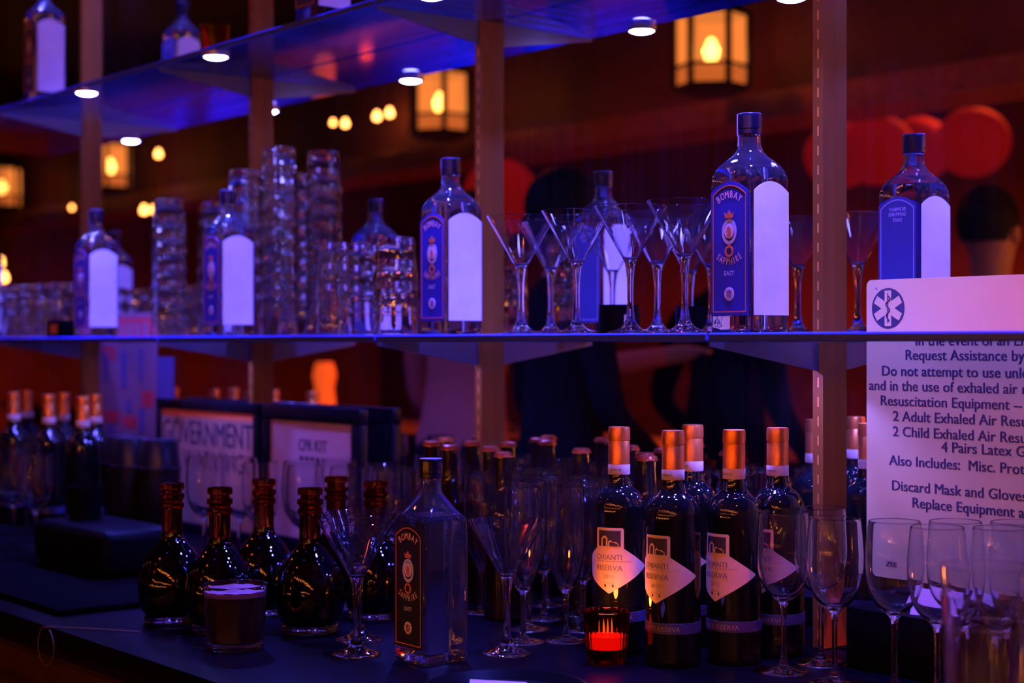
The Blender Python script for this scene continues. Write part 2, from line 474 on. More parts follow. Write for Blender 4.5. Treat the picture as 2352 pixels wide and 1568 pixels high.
ends = [-4.95] + POSTX[:4] + [-.5]
nb = ['far left end', 'bay with the first two gin bottles', 'bay with the tumbler stacks', 'bay with the martini glasses', 'right bay by the white notice']
for i in range(5):
    shelf(ends[i], ends[i+1], SH_H, 'lower glass shelf pane, ' + nb[i], 'lower glass shelf panes')
    shelf(ends[i], ends[i+1], UP_H, 'upper glass shelf pane, ' + nb[i].replace('first two gin bottles','blurred blue bottle').replace('bay with the tumbler stacks','bay above the tumbler stacks').replace('bay with the martini glasses','bay above the martini glasses'), 'upper glass shelf panes')

# LED spots under the upper shelf, one above each bottle, one added over the martini glasses, and a cornice with spots above the upper bottles
def led_spot(x, y, top, label, power=LED_W, k=1.0):
    e = empty('shelf_spotlight', (x, y, top)); tag(e, label, 'light', 'blue shelf spotlights')
    link('housing', LB([(0,0),(.028,0),(.028,-.008),(.0235,-.0095),(.0235,-.006),(0,-.006)], 28), M['steel'], e)
    link('lens', LB(smooth_prof([(.0225,-.0065),(.0215,-.0095),(.0150,-.0125),(.007,-.0137),(0,-.014)],3), 28), M['led'], e)
    l = lamp('spot_beam', 'AREA', (0,0,-.0155), power, LED, .042, e, spread=math.radians(112 if k == 1 else 165))
    e.scale = (k,k,k)
for x, pw, n_ in zip([-4.35,-3.58,-2.965,-2.225,-1.475,-1.86], [1,1,1,1,1,1], ['out past the left end of the shelf', 'above the first gin bottle', 'above the second gin bottle', 'above the gin bottle beside the tumblers', 'above the largest gin bottle', 'added above the martini glasses, out of view']):
    led_spot(x, 1.610, Z(UP_H)-SH_T-.0003, 'round blue spotlight under the upper shelf ' + n_, LED_W*pw)
for x, n_ in zip([-1.612,-2.414,-3.24], ['copper upright by the largest bottle', 'upright beside the tumblers', 'upright behind the tumblers']):  # added behind the brackets for blue glints on the lower stemware
    led_spot(x, 1.735, Z(SH_H)-SH_T-.0003, 'added tiny blue spotlight under the lower shelf by the ' + n_, 4.0 if x > -2 else 1.6, .5)
cn = link('cornice_shelf', BX(-6.4, .7, 1.60, MIR-.002, Z(1.17), Z(1.20)), M['wood'], smooth=False)
tag(cn, 'dark wooden cornice above the upper glass shelf', 'cornice')
for x, n_ in zip([-3.9, -2.62, -1.3], ['left', 'middle', 'right']):
    led_spot(x, 1.66, Z(1.17)-.0003, 'round blue spotlight in the cornice, ' + n_ + ' one', LED_W)

# ------------------------------------------------------------------ gin bottles
def rsq(a, c, n=6):
    """rounded-square outline, half size a, corner radius c"""
    pts = []
    for q in range(4):
        cx, cy = [(a-c, a-c), (-(a-c), a-c), (-(a-c), -(a-c)), (a-c, -(a-c))][q]
        for k in range(n+1):
            t = q*PI/2 + k/n*PI/2
            pts.append((cx + c*math.cos(t), cy + c*math.sin(t)))
    return pts
def loft(bm, rows):
    rings = [[bm.verts.new((x, y, z)) for x, y in rsq(a, min(c, a))] for z, a, c in rows]
    for p, q in zip(rings, rings[1:]):
        n = len(p)
        for k in range(n): bm.faces.new((p[k], p[(k+1)%n], q[(k+1)%n], q[k]))
    bm.faces.new(list(reversed(rings[0]))); bm.faces.new(rings[-1])
    return bm
def arch_pts(wd, z0, z1, rise, n=14):
    """door-shaped outline with a curved head"""
    pts = [(-wd, z0), (wd, z0)]
    for k in range(n+1):
        t = 1 - 2*k/n
        pts.append((wd*t, z1 - rise*(t*t)))
    return pts
A_ = .0395
def gin_bottle(name, label, dark=False, strip=True):
    e = empty(name); tag(e, label, 'bottle')
    rows = [(0,.0335,.011),(.0015,.0372,.011),(.005,A_,.010),(.012,A_,.0095),(.205,A_,.0095),(.214,.0392,.011),(.222,.0376,.0145),(.229,.0345,.018),
            (.236,.0292,.021),(.242,.0236,.0215),(.248,.0192,.019),(.254,.0166,.0166),(.260,.0157,.0157),(.268,.0153,.0153),(.2715,.0153,.0153)]
    if dark:
        rows = [(0,.0335,.009),(.0015,.0372,.009),(.005,A_,.008),(.012,A_,.0075),(.208,A_,.0075),(.2125,.0385,.0085),(.217,.0352,.0105),(.226,.0292,.012),(.236,.0236,.014),(.245,.0190,.0155),(.250,.0166,.0160),(.254,.0158,.0158),(.260,.0154,.0154),(.268,.0153,.0153),(.2715,.0153,.0153)]
    bm = loft(bmesh.new(), rows); bmesh.ops.recalc_face_normals(bm, faces=bm.faces)
    head = loft(bmesh.new(), [(z, max(a-.0028,.012), min(c, max(a-.0028,.012))) for z, a, c in rows[6:14]]) if dark else loft(bmesh.new(), [(.2235,.0335,.0145),(.2238,.0345,.0145),(.229,.0318,.0165),(.236,.0266,.019),(.242,.0210,.0195),(.248,.0166,.0166),(.254,.0142,.0142),(.260,.0134,.0134),(.2695,.0131,.0131)])
    bmesh.ops.recalc_face_normals(head, faces=head.faces); bmesh.ops.reverse_faces(head, faces=head.faces)
    bm_join(bm, head)
    link('glass_body', bm, M['gin'], e, recalc=False)
    cp = link('cap', LB([(0,.2716),(.0158,.2716),(.0168,.2726),(.0168,.2775),(.0162,.2780),(.0162,.2790),(.0170,.2795)] + [(.0171 - (.0006 if (k % 2 and dark) else 0), .281+.0022*k) for k in range(8)] + [(.0171,.2985),(.0163,.3000),(0,.3000)], 36), M['cap'], e)
    link('cap_top', LB([(.0163,.30005),(.0163,.3006),(0,.3006)], 36), M['captop'], cp)
    W_, z0, z1 = .0345, .0235, .205
    base = M['black_label'] if dark else M['blue_label']
    def panel(nm, m, rz, out=.0006):
        d = Vector((math.sin(rz), -math.cos(rz), 0))   # outward
        o = link(nm, prism(bmesh.new(), arch_pts(W_, z0, z1, .014), .0005), m, e, smooth=False)
        o.rotation_euler = (0,0,rz); o.location = d*(A_+.0002)
        return o
    fl = panel('front_label', base, 0)
    ya = -.00055
    o_, i_ = arch_pts(W_-.0035, z0+.004, z1-.0045, .013), arch_pts(W_-.0049, z0+.0054, z1-.006, .0125)
    flat('border', ring_prism(bmesh.new(), o_, i_, .0003), M['orange_ink'], fl, ya)
    flat('upper_lettering', arched('BOMBAY', .0140, .030, .1530, True, .0004, 1.22, .70), M['cream_ink'], fl, ya-.0002)
    flat('lower_lettering', arched('SAPPHIRE', .0135, .036, .128, False, .0003, 1.36, .60), M['cream_ink'], fl, ya-.0002)
    flat('east_word', (lambda b: (bm_join(b, text_bm('EAST', .0088, .0), None, (0,0,.0775), True), b)[1])(bmesh.new()), M['pale_ink'], fl, ya-.0002)
    em = flat('emblem', ring_prism(bmesh.new(), disc_pts(.0175,36,0,.137,.78), disc_pts(.0125,36,0,.137,.78), .0003), M['ghost'], fl, ya)
    bm = bmesh.new(); prism(bm, disc_pts(.0105,28,0,.138,.85), .0003)
    flat('medallion', bm, M['pale_ink'], em, ya-.0002)
    bm = bmesh.new(); ring_prism(bm, disc_pts(.0085,8,0,.1105), disc_pts(.0052,8,0,.1105), .0004)
    prism(bm, [(-.007,.1555),(-.009,.163),(-.0045,.160),(0,.1665),(.0045,.160),(.009,.163),(.007,.1555)], .0004)
    # profile of a generic bust in the medallion
    prism(bm, [(-.0035,.130),(.0035,.130),(.003,.134),(.0042,.1365),(.003,.138),(.0035,.141),(.001,.1445),(-.003,.143),(-.0042,.138),(-.0025,.134)], .0006)
    flat('crown_and_crest', bm, M['orange_ink'], em, ya-.0003)
    se = flat('seal', prism(bmesh.new(), disc_pts(.0092,28,0,.0525), .0003), M['pale_ink'] if not dark else M['cream_ink'], fl, ya)
    bm = bmesh.new()
    s = .0009                                            # the character for "east", stroke by stroke
    for x0, x1, zz0, zz1 in [(-.006,.006,.0560,.0570),(-.0005,.0005,.0455,.0590),(-.0042,.0042,.0540,.0548),(-.0042,.0042,.0492,.0500),(-.0042,-.0034,.0492,.0548),(.0034,.0042,.0492,.0548),(-.004,.004,.0517,.0524)]:
        box(bm, x0, x1, -.0004, 0, zz0, zz1)
    for sg in (-1, 1):
        prism(bm, [(sg*.0006,.0490),(sg*.0014,.0490),(sg*.0058,.0462),(sg*.0052,.0455)], .0004)
    flat('character', bm, base, se, ya-.0002)
    bl = panel('back_label', M['mid_blue'] if not dark else M['black_label'], PI)
    flat('border', ring_prism(bmesh.new(), arch_pts(W_-.0035, z0+.004, z1-.0045, .013), arch_pts(W_-.0049, z0+.0054, z1-.006, .0125), .0003), M['ghost'], bl, ya)
    t = bmesh.new()
    for s_, zz in (('BOMBAY',.183),('SAPPHIRE',.1755),('EAST',.167)): bm_join(t, text_bm(s_, .0078, .0001), None, (0,0,zz), True)
    flat('lettering', t, M['pale_ink'], bl, ya-.0002)
    if not dark: panel('back_label_reverse', M['white_label'], PI/2)  # panel stands in for the back label's reverse seen through the glass
    if strip:
        # revenue strip folded over the cap
        bm = bmesh.new(); r = .01755
        ang = [math.radians(200 + 6*k) for k in range(9)]
        zs = [.2555,.262,.268,.2725,.285,.2998]
        rr = [.0166,.0163,.0160,r,r,r]
        g = [[bm.verts.new((q*math.cos(a), q*math.sin(a), z)) for a in ang] for q, z in zip(rr, zs)]
        for a, b in zip(g, g[1:]):
            for k in range(8): bm.faces.new((a[k], a[k+1], b[k+1], b[k]))
        o = link('seal_strip', bm, M['seal'], e)
    return e
shelf_z = Z(SH_H)+.0004
gb = gin_bottle('gin_bottle', 'largest gin bottle with a sharp blue label, right of the martini glasses')
gb.location = (-1.562, 1.670, shelf_z)
for x, y, z, lab in [(-2.258,1.676,shelf_z,'gin bottle on the lower shelf between the tumblers and the martini glasses'),
                     (-3.018,1.668,shelf_z,'gin bottle standing in front of the tall tumbler stacks'),
                     (-3.660,1.670,shelf_z,'blurred gin bottle in front of the red poster'),
                     (-4.35,1.66,shelf_z,'gin bottle past the left end, seen only in the mirror'),
                     (-3.94,1.66,Z(UP_H)+.0004,'blue gin bottle on the upper shelf, left of the steel upright'),
                     (-2.625,1.65,Z(UP_H)+.0004,'gin bottle on the upper shelf, cut off by the top edge')]:
    c = copy_tree(gb); c.location = (x, y, z); c['label'] = lab
nb2 = gin_bottle('gin_bottle', 'dark unlit gin bottle with a black label standing on the counter', dark=True, strip=False)
nb2.location = (-1.850, 1.338, Z(CT_H)+.0004); nb2.scale = (.955,.955,.93)

# ------------------------------------------------------------------ free spots on a surface
FOOT = {'counter': [], 'shelf': []}
def spot(x, y, r, lvl='counter', ymax=MIR-.003, move=True):
    """nearest place to (x, y) where a thing of radius r touches nothing already standing there"""
    best = None
    for i in range(-22, 23):
        for j in range(-22, 23):
            dx, dy = i*.005, j*.005
            d = math.hypot(dx, dy)
            if (d > 0 and not move) or y+dy+r > ymax: continue
            if best is not None and d >= best[0]: continue
            if all(math.hypot(x+dx-a, y+dy-b) >= r+c+.0008 for a, b, c in FOOT[lvl]): best = (d, x+dx, y+dy)
    if best is None: best = (0, x, y)
    FOOT[lvl].append((best[1], best[2], r))
    return best[1], best[2]
for x, y in [(-1.562,1.67),(-2.258,1.676),(-3.018,1.668),(-3.66,1.67),(-4.35,1.66)]: FOOT['shelf'].append((x, y, .052))
FOOT['counter'].append((-1.850,1.338,.052))
def keep_box(x0, x1, y0, y1, lvl='counter'):
    x = x0
    while x <= x1:
        y = y0
        while y <= y1: FOOT[lvl].append((x, y, .012)); y += .02
        x += .02

# ------------------------------------------------------------------ stemware
def martini():
    p = smooth_prof([(.0335,.0),(.0345,.0012),(.030,.0035),(.016,.008),(.0085,.017),(.0056,.032),(.0046,.055),(.0052,.080),(.0075,.100),(.0095,.108)], 4)
    out = p + [(.0112,.1106),(.0120,.1121),(.0130,.1139),(.0330,.1491),(.0540,.1861),(.0549,.1876),(.0553,.1883)]
    inn = [(.0550,.1887),(.0546,.1886),(.0539,.1875),(.0529,.1857),(.0320,.1489),(.0125,.1146),(.0112,.1124),(.0095,.1110),(.006,.1101),(0,.1097)]
    return LB([(0,0)] + out + inn, 44)
def wine_glass():
    out = smooth_prof([(.0335,.0),(.0345,.0012),(.028,.003),(.012,.0055),(.0052,.013),(.0036,.030),(.0036,.070),(.0048,.088),(.011,.097),(.022,.106),(.031,.122),(.0358,.146),(.0364,.170),(.0345,.196),(.0325,.2135)], 4)
    inn = [(.0321,.2142),(.0316,.2135)] + smooth_prof([(.0335,.196),(.0354,.170),(.0348,.146),(.030,.1235),(.021,.1085),(.010,.1005),(.004,.098)], 3) + [(0,.0975)]
    return LB([(0,0)] + out + inn, 40)
def flute():
    out = smooth_prof([(.030,.0),(.031,.0012),(.025,.003),(.010,.006),(.0045,.014),(.0036,.040),(.0042,.066),(.010,.078),(.021,.100),(.027,.135),(.0285,.175),(.0265,.228)], 4)
    inn = [(.0261,.2286),(.0256,.228)] + smooth_prof([(.0275,.175),(.026,.135),(.020,.102),(.009,.082),(.004,.079)], 3) + [(0,.0785)]
    return LB([(0,0)] + out + inn, 32)
def tumbler(s=1.0):
    # built upside down: rim on the shelf, thick foot on top
    prof = [(0,.0945),(.022,.0945),(.0265,.0952)] + smooth_prof([(.0290,.0950),(.0318,.0935),(.0332,.0905),(.0336,.0880),(.0340,.0862),(.0348,.0845),(.0345,.0825),(.0342,.0800),(.0350,.0775),(.0347,.0750)],2) + [(.0352,.0700),(.0359,.0620),(.0369,.0500),(.0387,.0300),(.0396,.0200),(.0405,.0110),(.0412,.0040),(.0416,.0025),(.0416,.0012),(.0411,0),(.0402,0),(.0399,.0016),(.0335,.0760),(.0310,.0815),(.026,.083),(0,.0825)]
    bm = LB(prof, 60)
    for v in bm.verts:
        z = v.co.z
        r = math.hypot(v.co.x, v.co.y)
        if .006 < z < .075 and r > .0335 + .0068*(1-z/.0760) + .0004 and r > .01:      # outside wall only: shallow flutes
            k = 1 - .016*(.5+.5*math.cos(12*math.atan2(v.co.y, v.co.x)))*min(1, (.075-z)/.02, (z-.004)/.02)
            v.co.x *= k; v.co.y *= k
    return bm
def stem_thing(nm, bmf, m, cat, label, loc, group, proto={}):
    rad = dict(martini_glass=.0556, wine_glass=.0366, champagne_flute=.0312)[nm]
    lv = 'shelf' if loc[2] > Z(-.2) else 'counter'
    x_, y_ = spot(loc[0], loc[1], rad, lv); loc = (x_, y_, loc[2])
    if nm not in proto: proto[nm] = link(nm, bmf(), m); o = proto[nm]
    else: o = proto[nm].copy(); col.objects.link(o)
    o.location = loc; o.rotation_euler = (0,0,random.uniform(0,6.28)); tag(o, label, cat, group)
    return o
front_m = [(1197,1.66),(1325,1.66),(1432,1.665),(1573,1.66)]
for i, (px, y) in enumerate(front_m):
    stem_thing('martini_glass', martini, M['clear'], 'glass', 'clear martini glass, ' + ORD[i] + ' from the left in the shelf\'s front row', (row(px,y), y, shelf_z), 'martini glasses on the lower shelf')
for i, (px, y) in enumerate([(1265,1.78),(1510,1.79)]):
    stem_thing('martini_glass', martini, M['clear'], 'glass', 'clear martini glass in the shelf\'s back row, ' + ['behind the first and second', 'behind the third and fourth'][i] + ' front glasses', (row(px,y), y, shelf_z), 'martini glasses on the lower shelf')
cz = Z(CT_H)+.0004
for px, y in [(1422,1.590),(1546,1.583),(1686,1.660),(1786,1.750),(1591,1.715)]: FOOT['counter'].append((row(px,y), y, .0385))
keep_box(row(357,1.799), row(825,1.799)+.01, 1.805, 1.845)
FOOT['counter'].append((-1.385,1.795,.085))
def ground(px, py):
    z = -CT_H*FPX/(py-782); u = (px-1176)/FPX; p = (F+R*u)*z
    return (p.x, p.y, cz)
for px, py, r_ in [(395,1422,.0535),(505,1443,.0535),(606,1405,.0535),(712,1445,.0535),(772,1392,.0535),(862,1414,.0535),(540,1484,.047),(444,1404,.025),(1393,1516,.033)]:
    g_ = ground(px, py); FOOT['counter'].append((g_[0], g_[1], r_))
for (px, py), l in zip([(770,1456),(893,1488),(1165,1496)], ['by the round decanters, further left of two', 'close to the left side of the dark gin bottle', 'right of the dark gin bottle']):
    o = stem_thing('martini_glass', martini, M['clear'], 'glass', 'martini glass on the counter ' + l, ground(px,py), 'martini glasses on the counter')
# tall glasses massed behind it
fl_pts = [(1105,1.64),(1150,1.68),(1215,1.60),(1250,1.68),(1300,1.58),(1340,1.66),(1105,1.74),(1180,1.77),(1255,1.77),(1330,1.75),(1395,1.74),(1245,1.54)]
for i, (px, y) in enumerate(fl_pts):
    stem_thing('champagne_flute', flute, M['clear'], 'glass', 'tall clear stem glass among those massed behind the martini glass and candle', (row(px,y), y, cz), 'tall stem glasses behind the candle')
# wine glasses at the right front
wg = [(1800,1538,'first'),(1917,1566,'second'),(2040,1577,'third'),(2168,1580,'fourth'),(2296,1584,'fifth')]
for px, py, n_ in wg:
    stem_thing('wine_glass', wine_glass, M['clear'], 'glass', 'clear wine glass, ' + n_ + ' from the dark wine bottles in the counter\'s front row', ground(px,py), 'wine glasses in front of the white notice')
for i, (px, y) in enumerate([(1925,1.74),(2120,1.76),(2225,1.74),(2330,1.72)]):
    stem_thing('wine_glass', wine_glass, M['clear'], 'glass', 'clear wine glass in the counter\'s second row below the notice, ' + ORD[i] + ' from its left', (row(px,y), y, cz), 'wine glasses in front of the white notice')
# wine glasses behind the decanters
for i, (px, y) in enumerate([(470,1.56),(545,1.60),(600,1.58),(655,1.62),(700,1.60),(745,1.66),(800,1.64),(850,1.68),(900,1.66),(935,1.73),(880,1.75),(780,1.74)]):
    stem_thing('wine_glass', wine_glass, M['clear'], 'glass', 'blurred clear wine glass among those standing before the black frames', (row(px,y), y, cz), 'wine glasses before the black frames')
for i, (px, y) in enumerate([(30,1.36),(82,1.34),(60,1.47)]):
    stem_thing('wine_glass', wine_glass, M['clear'], 'glass', 'dim blurred wine glass at the counter\'s far left end, ' + ['outermost', 'nearest the black caddy', 'rear'][i] + ' one', (row(px,y), y, cz), 'wine glasses at the counter end')

# ------------------------------------------------------------------ tumbler stacks on the shelf
tum = None
STEP = .038
def stack(px, y, n, label, s=1.0):
    global tum
    x, y = spot(row(px, y), y, .0416*s, 'shelf')
    for k in range(n):
        if tum is None: tum = link('tumbler', tumbler(), M['tumbler']); o = tum
        else: o = tum.copy(); col.objects.link(o)
        o.scale = (s, s, 1)
        o.location = (x, y, shelf_z + k*STEP); o.rotation_euler = (0,0,random.uniform(0,6))
        pos = 'topmost' if k == n-1 else ('bottom' if k == 0 else ORD[k] + ' from bottom')
        tag(o, 'upturned glass, ' + pos + ' in the ' + label, 'glass', 'glasses in the ' + label)
stack(388,1.79,7,'stack just left of the second gin bottle')
stack(562,1.785,8,'tall stack touching the second gin bottle\'s right side')
stack(642,1.795,9,'tallest stack')
stack(768,1.64,3,'short front stack before the tall ones', .80)
stack(826,1.715,3,'short middle stack')
stack(910,1.65,3,'short stack beside the third gin bottle')
for i, px in enumerate([6,40,74,108,142]):
    stack(px, 1.66, 2, 'pair at the shelf\'s far left, ' + ORD[i] + ' from the end')
for i, px in enumerate([30,80,125]):
    stack(px, 1.765, 2, 'rear pair at the shelf\'s far left, ' + ORD[i] + ' from the end')
# big blurred stack at the right front
bx = None
x_, y_ = row(2268,1.44), 1.44
big = LB([(0,0),(.034,0),(.0365,.002),(.0375,.008),(.0475,.150),(.0480,.1505),(.0462,.1505),(.0366,.016),(.034,.014),(0,.014)], 40)
for k in range(3):
    if bx is None: bx = link('pint_glass', big, M['clear']); o = bx
    else: o = bx.copy(); col.objects.link(o)
    o.location = (x_, y_, cz + k*.030)
    tag(o, 'large blurred pint glass in the front right stack, ' + ['bottom one','middle one','topmost'][k], 'glass', 'stacked pint glasses at the front')

# ------------------------------------------------------------------ red wine bottles
WR = .0378
def wine_bottle(label):
    e = empty('wine_bottle'); tag(e, label, 'bottle')
    prof = [(0,.004),(.030,.002),(.0355,.0),(.0372,.003),(WR,.008),(WR,.200)] + smooth_prof([(WR,.201),(.0372,.2095),(.0345,.2185),(.0290,.2270),(.0222,.2325),(.0182,.2375),(.0162,.2445),(.0154,.252),(.0150,.264)], 4) + [(.0146,.285),(.0146,.310),(0,.310)]
    link('glass_body', LB(prof, 44), M['wine'], e)
    fo = link('foil_capsule', LB([(.0153,.2655),(.0153,.299),(.0150,.2995),(.0150,.3005),(.0156,.301),(.0158,.306),(.0156,.316),(.0148,.3195),(0,.320)], 40), M['foil'], e)
    link('neck_strip', LB([(.0151,.2515),(.0157,.2530),(.01565,.266),(.0154,.2665)], 40), M['paper'], fo)
    bm = bmesh.new(); bm_join(bm, text_bm('CHIANTI', .0045, .0), None, (0,-.0001,.2575), True)
    link('strip_lettering', wrap(bm, .01572), M['ink'], fo, smooth=False)
    # kite shaped label
    tb, tz = .0215, .150
    pts = [(-tb+.002,tz+.029),(tb-.002,tz+.029),(tb,tz+.027),(tb,tz),(.060,tz-.025),(.061,tz-.0265),(.060,tz-.028),(.002,tz-.0625),(0,tz-.0635),(-.002,tz-.0625),(-.060,tz-.028),(-.061,tz-.0265),(-.060,tz-.025),(-tb,tz),(-tb,tz+.027)]
    bm = bmesh.new(); vs = [bm.verts.new((x,0,z)) for x, z in pts]; bm.faces.new(vs)
    slice_x(bm, .004, .06)
    bmesh.ops.triangulate(bm, faces=bm.faces[:])
    lb = link('label', wrap(bm, WR+.0004), M['paper'], e, smooth=True)
    def art(nm, bm, m, par, lift):
        for v in bm.verts: v.co.y -= lift
        return link(nm, wrap(bm, WR+.0004), m, par, smooth=False)
    bm = bmesh.new()
    vs = [bm.verts.new((x,0,z)) for x, z in [(-.017,tz+.003),(.017,tz+.003),(.017,tz+.025),(-.017,tz+.025)]]; bm.faces.new(vs); slice_x(bm, .004, .018)
    pc = art('picture', bm, M['ink'], lb, .0003)
    bm = bmesh.new()   # pale farmhouse and cypress shapes on the dark picture
    for pp in ([(-.012,tz+.003),(-.002,tz+.003),(-.002,tz+.014),(-.004,tz+.017),(-.007,tz+.018),(-.010,tz+.016),(-.012,tz+.013)],
               [(-.001,tz+.003),(.014,tz+.003),(.014,tz+.006),(.010,tz+.010),(.006,tz+.009),(.002,tz+.012),(-.001,tz+.010)]):
        vs = [bm.verts.new((x,0,z)) for x, z in pp]; bm.faces.new(vs)
    art('farmhouse', bm, M['paper'], pc, .0005)
    bm = bmesh.new()
    bm_join(bm, text_bm('CHIANTI', .0105, .0002, .040), None, (-.0215,0,tz-.016))
    bm_join(bm, text_bm('RISERVA', .0105, .0002, .041), None, (-.0215,0,tz-.031))
    bm_join(bm, text_bm('2011', .0075, .0, .015), None, (-.009,0,tz-.042))
    for z_, w_ in ((tz-.0185,.034),(tz-.049,.009)): box(bm, -w_, w_, -.00005, 0, z_, z_+.0004)
    art('lettering', slice_x(bm, .006, .04), M['grey_ink'], lb, .0003)
    bm = bmesh.new(); box(bm, -.007, .007, -.00005, 0, tz-.0545, tz-.0505); art('bar_mark', bm, M['ink'], lb, .0003)
    bd = link('riserva_band', LB([(WR+.0001,.046),(WR+.0005,.0462),(WR+.0005,.0605),(WR+.0001,.0607)], 44), M['band'], e)
    bm = bmesh.new(); bm_join(bm, text_bm('CHIANTI RISERVA', .0095, .0001, .070), None, (-.035,0,.0495)); slice_x(bm,.006,.04)
    art('band_lettering', bm, M['grey_ink'], bd, .0004)
    return e
wb = wine_bottle('front wine bottle with an orange-lit kite label directly behind the red candle')
def face(o, x, y, off):
    """turn the label towards the lens, off degrees to the left"""
    a = math.atan2(-y, -x)            # direction from bottle to lens
    o.rotation_euler = (0,0, a + PI/2 + math.radians(off))
    o.location = (x, y, cz)
WB = [(row(1422,1.590),1.590,-22,'front wine bottle, leftmost, with its label right above the red candle'),
      (row(1546,1.583),1.583,-38,'front wine bottle with the yellowest kite label, second from the candle'),
      (row(1686,1.660),1.660,-42,'wine bottle with a violet-lit kite label, third from the candle'),
      (row(1786,1.750),1.750,-42,'wine bottle standing right behind the first wine glass'),
      (row(1591,1.715),1.715,-60,'wine bottle at the rear, between the second and third front bottles')]
for i, (x, y, off, lab) in enumerate(WB):
    o = wb if i == 0 else copy_tree(wb)
    face(o, x, y, off); o['label'] = lab; o['group'] = 'red wine bottles on the counter'
for i, (px, y) in enumerate([(32,1.55),(112,1.55),(190,1.55),(62,1.645),(146,1.645),(220,1.645)]):
    x_, y_ = spot(row(px,y), y, .0385); o = copy_tree(wb); face(o, x_, y_, 180)
    o['label'] = 'blurred wine bottle at the left, ' + ['outer','middle','inner'][i%3] + ' one of the ' + ('front' if i < 3 else 'rear') + ' row before the poster'
    o['group'] = 'wine bottles at the left end'

# ------------------------------------------------------------------ beer bottles
def beer_bottle(label):
    e = empty('beer_bottle'); tag(e, label, 'bottle', 'dark beer bottles at the mirror')
    link('glass_body', LB([(0,0),(.028,0),(.0305,.003),(.0305,.150)] + smooth_prof([(.0305,.152),(.029,.168),(.022,.188),(.0155,.205),(.0135,.225),(.0128,.255)],3) + [(.0138,.256),(.0138,.2605),(0,.2605)], 32), M['beer'], e)
    bm = bmesh.new(); n = 42; rings = []
    for z, r0, am in [(.2572,.0158,.0009),(.2605,.0150,.0006),(.2640,.0136,0),(.2652,.0110,0)]:
        rings.append([bm.verts.new(((r0+am*math.cos(21*2*PI*k/n))*math.cos(2*PI*k/n), (r0+am*math.cos(21*2*PI*k/n))*math.sin(2*PI*k/n), z)) for k in range(n)])
    for a, b in zip(rings, rings[1:]):
        for k in range(n): bm.faces.new((a[k], a[(k+1)%n], b[(k+1)%n], b[k]))
    bm.faces.new(rings[-1]); bm.faces.new(list(reversed(rings[0])))
    link('crown_cap', bm, M['beercap'], e)
    return e
bb = beer_bottle('dark beer bottle with a copper cap')
bpts = [(938,1.70),(1060,1.70),(1085,1.775),(1140,1.71),(1205,1.715),(1262,1.73),(1320,1.72),(1155,1.785),(1378,1.74),(1000,1.78),(1470,1.80)]
bord = sorted(range(len(bpts)), key=lambda i: bpts[i][0])
for i, (px, y) in enumerate(bpts):
    o = bb if i == 0 else copy_tree(bb)
    x_, y_ = spot(row(px,y), y, .031); o.location = (x_, y_, cz)
    o['label'] = 'dark capped beer bottle behind the stemware, ' + ORD[bord.index(i)] + ' from the left of its line'

# ------------------------------------------------------------------ round decanters with cork stoppers
def decanter(label):
    e = empty('round_decanter'); tag(e, label, 'bottle', 'round dark decanters with amber stoppers')
    body = smooth_prof([(.040,.0125),(.0475,.022),(.0525,.045),(.0525,.066),(.0470,.090),(.0360,.110),(.0240,.124),(.0178,.134),(.0165,.142)], 4)
    link('liquor_body', LB([(0,.0125)] + body + [(0,.142)], 44), M['spirit'], e)
    link('thick_base', LB([(0,0),(.040,0),(.043,.002),(.043,.010),(.0405,.0122),(0,.0122)], 40), M['deck'], e)
    nk = link('neck', LB([(0,.1422),(.0162,.1422),(.0162,.178),(.0190,.180),(.0190,.186),(.0165,.188),(.0165,.192),(.0195,.194),(.0195,.201),(0,.201)], 36), M['neck'], e)
    link('stopper', LB([(0,.2012),(.0150,.2012),(.0150,.207),(.0185,.208),(.0192,.211),(.0192,.216),(.0180,.2185),(0,.2188)], 32), M['neck'], e)
    return e
dc = decanter('round decanter')
DL = [(395,1422,'leftmost, apart from the others'),(505,1443,'front one behind the foamy cocktail'),(606,1405,'rear one between the second and fourth'),(712,1445,'front one just left of the martini glasses'),(772,1392,'rear one behind the martini glasses'),(862,1414,'rightmost, half behind the dark gin bottle')]
for i, (px, py, l) in enumerate(DL):
    o = dc if i == 0 else copy_tree(dc)
    o.location = ground(px,py); o['label'] = 'round dark decanter with banded amber stopper, ' + l

# ------------------------------------------------------------------ drinks and small things on the counter
def rocks_drink():
    e = empty('cocktail', ground(540,1484)); tag(e, 'foamy pink-topped cocktail in a rocks glass before the round decanters', 'drink')
    link('glass', LB([(0,0),(.038,0),(.0405,.002),(.0410,.010),(.0465,.092),(.0468,.0925),(.0450,.0925),(.0446,.090),(.0396,.013),(.037,.011),(0,.011)], 40), M['clear'], e)
    link('liquid', LB([(0,.0115),(.0365,.0115),(.0392,.0135),(.0434,.076),(0,.0765)], 40), M['drink'], e)
    bm = LB([(0,.0770),(.0434,.0768),(.0439,.0845),(.040,.0862),(.030,.0852),(.018,.0858),(.008,.0850),(0,.0854)], 40)
    for v in bm.verts:
        if v.co.z > .083: v.co.z += .0012*math.sin(v.co.x*230)*math.cos(v.co.y*190)
    link('foam', bm, M['foam'], e)
    return e
rocks_drink()
e = empty('shot_glass', ground(444,1404)); tag(e, 'small dim shot glass between the cocktail and the leftmost decanter', 'glass')
link('glass', LB([(0,0),(.019,0),(.0205,.002),(.0245,.060),(.0235,.060),(.0195,.014),(0,.012)], 32), M['clear'], e)
link('liquid', LB([(0,.0125),(.0188,.0145),(.0222,.045),(0,.0455)], 32), M['drink'], e)
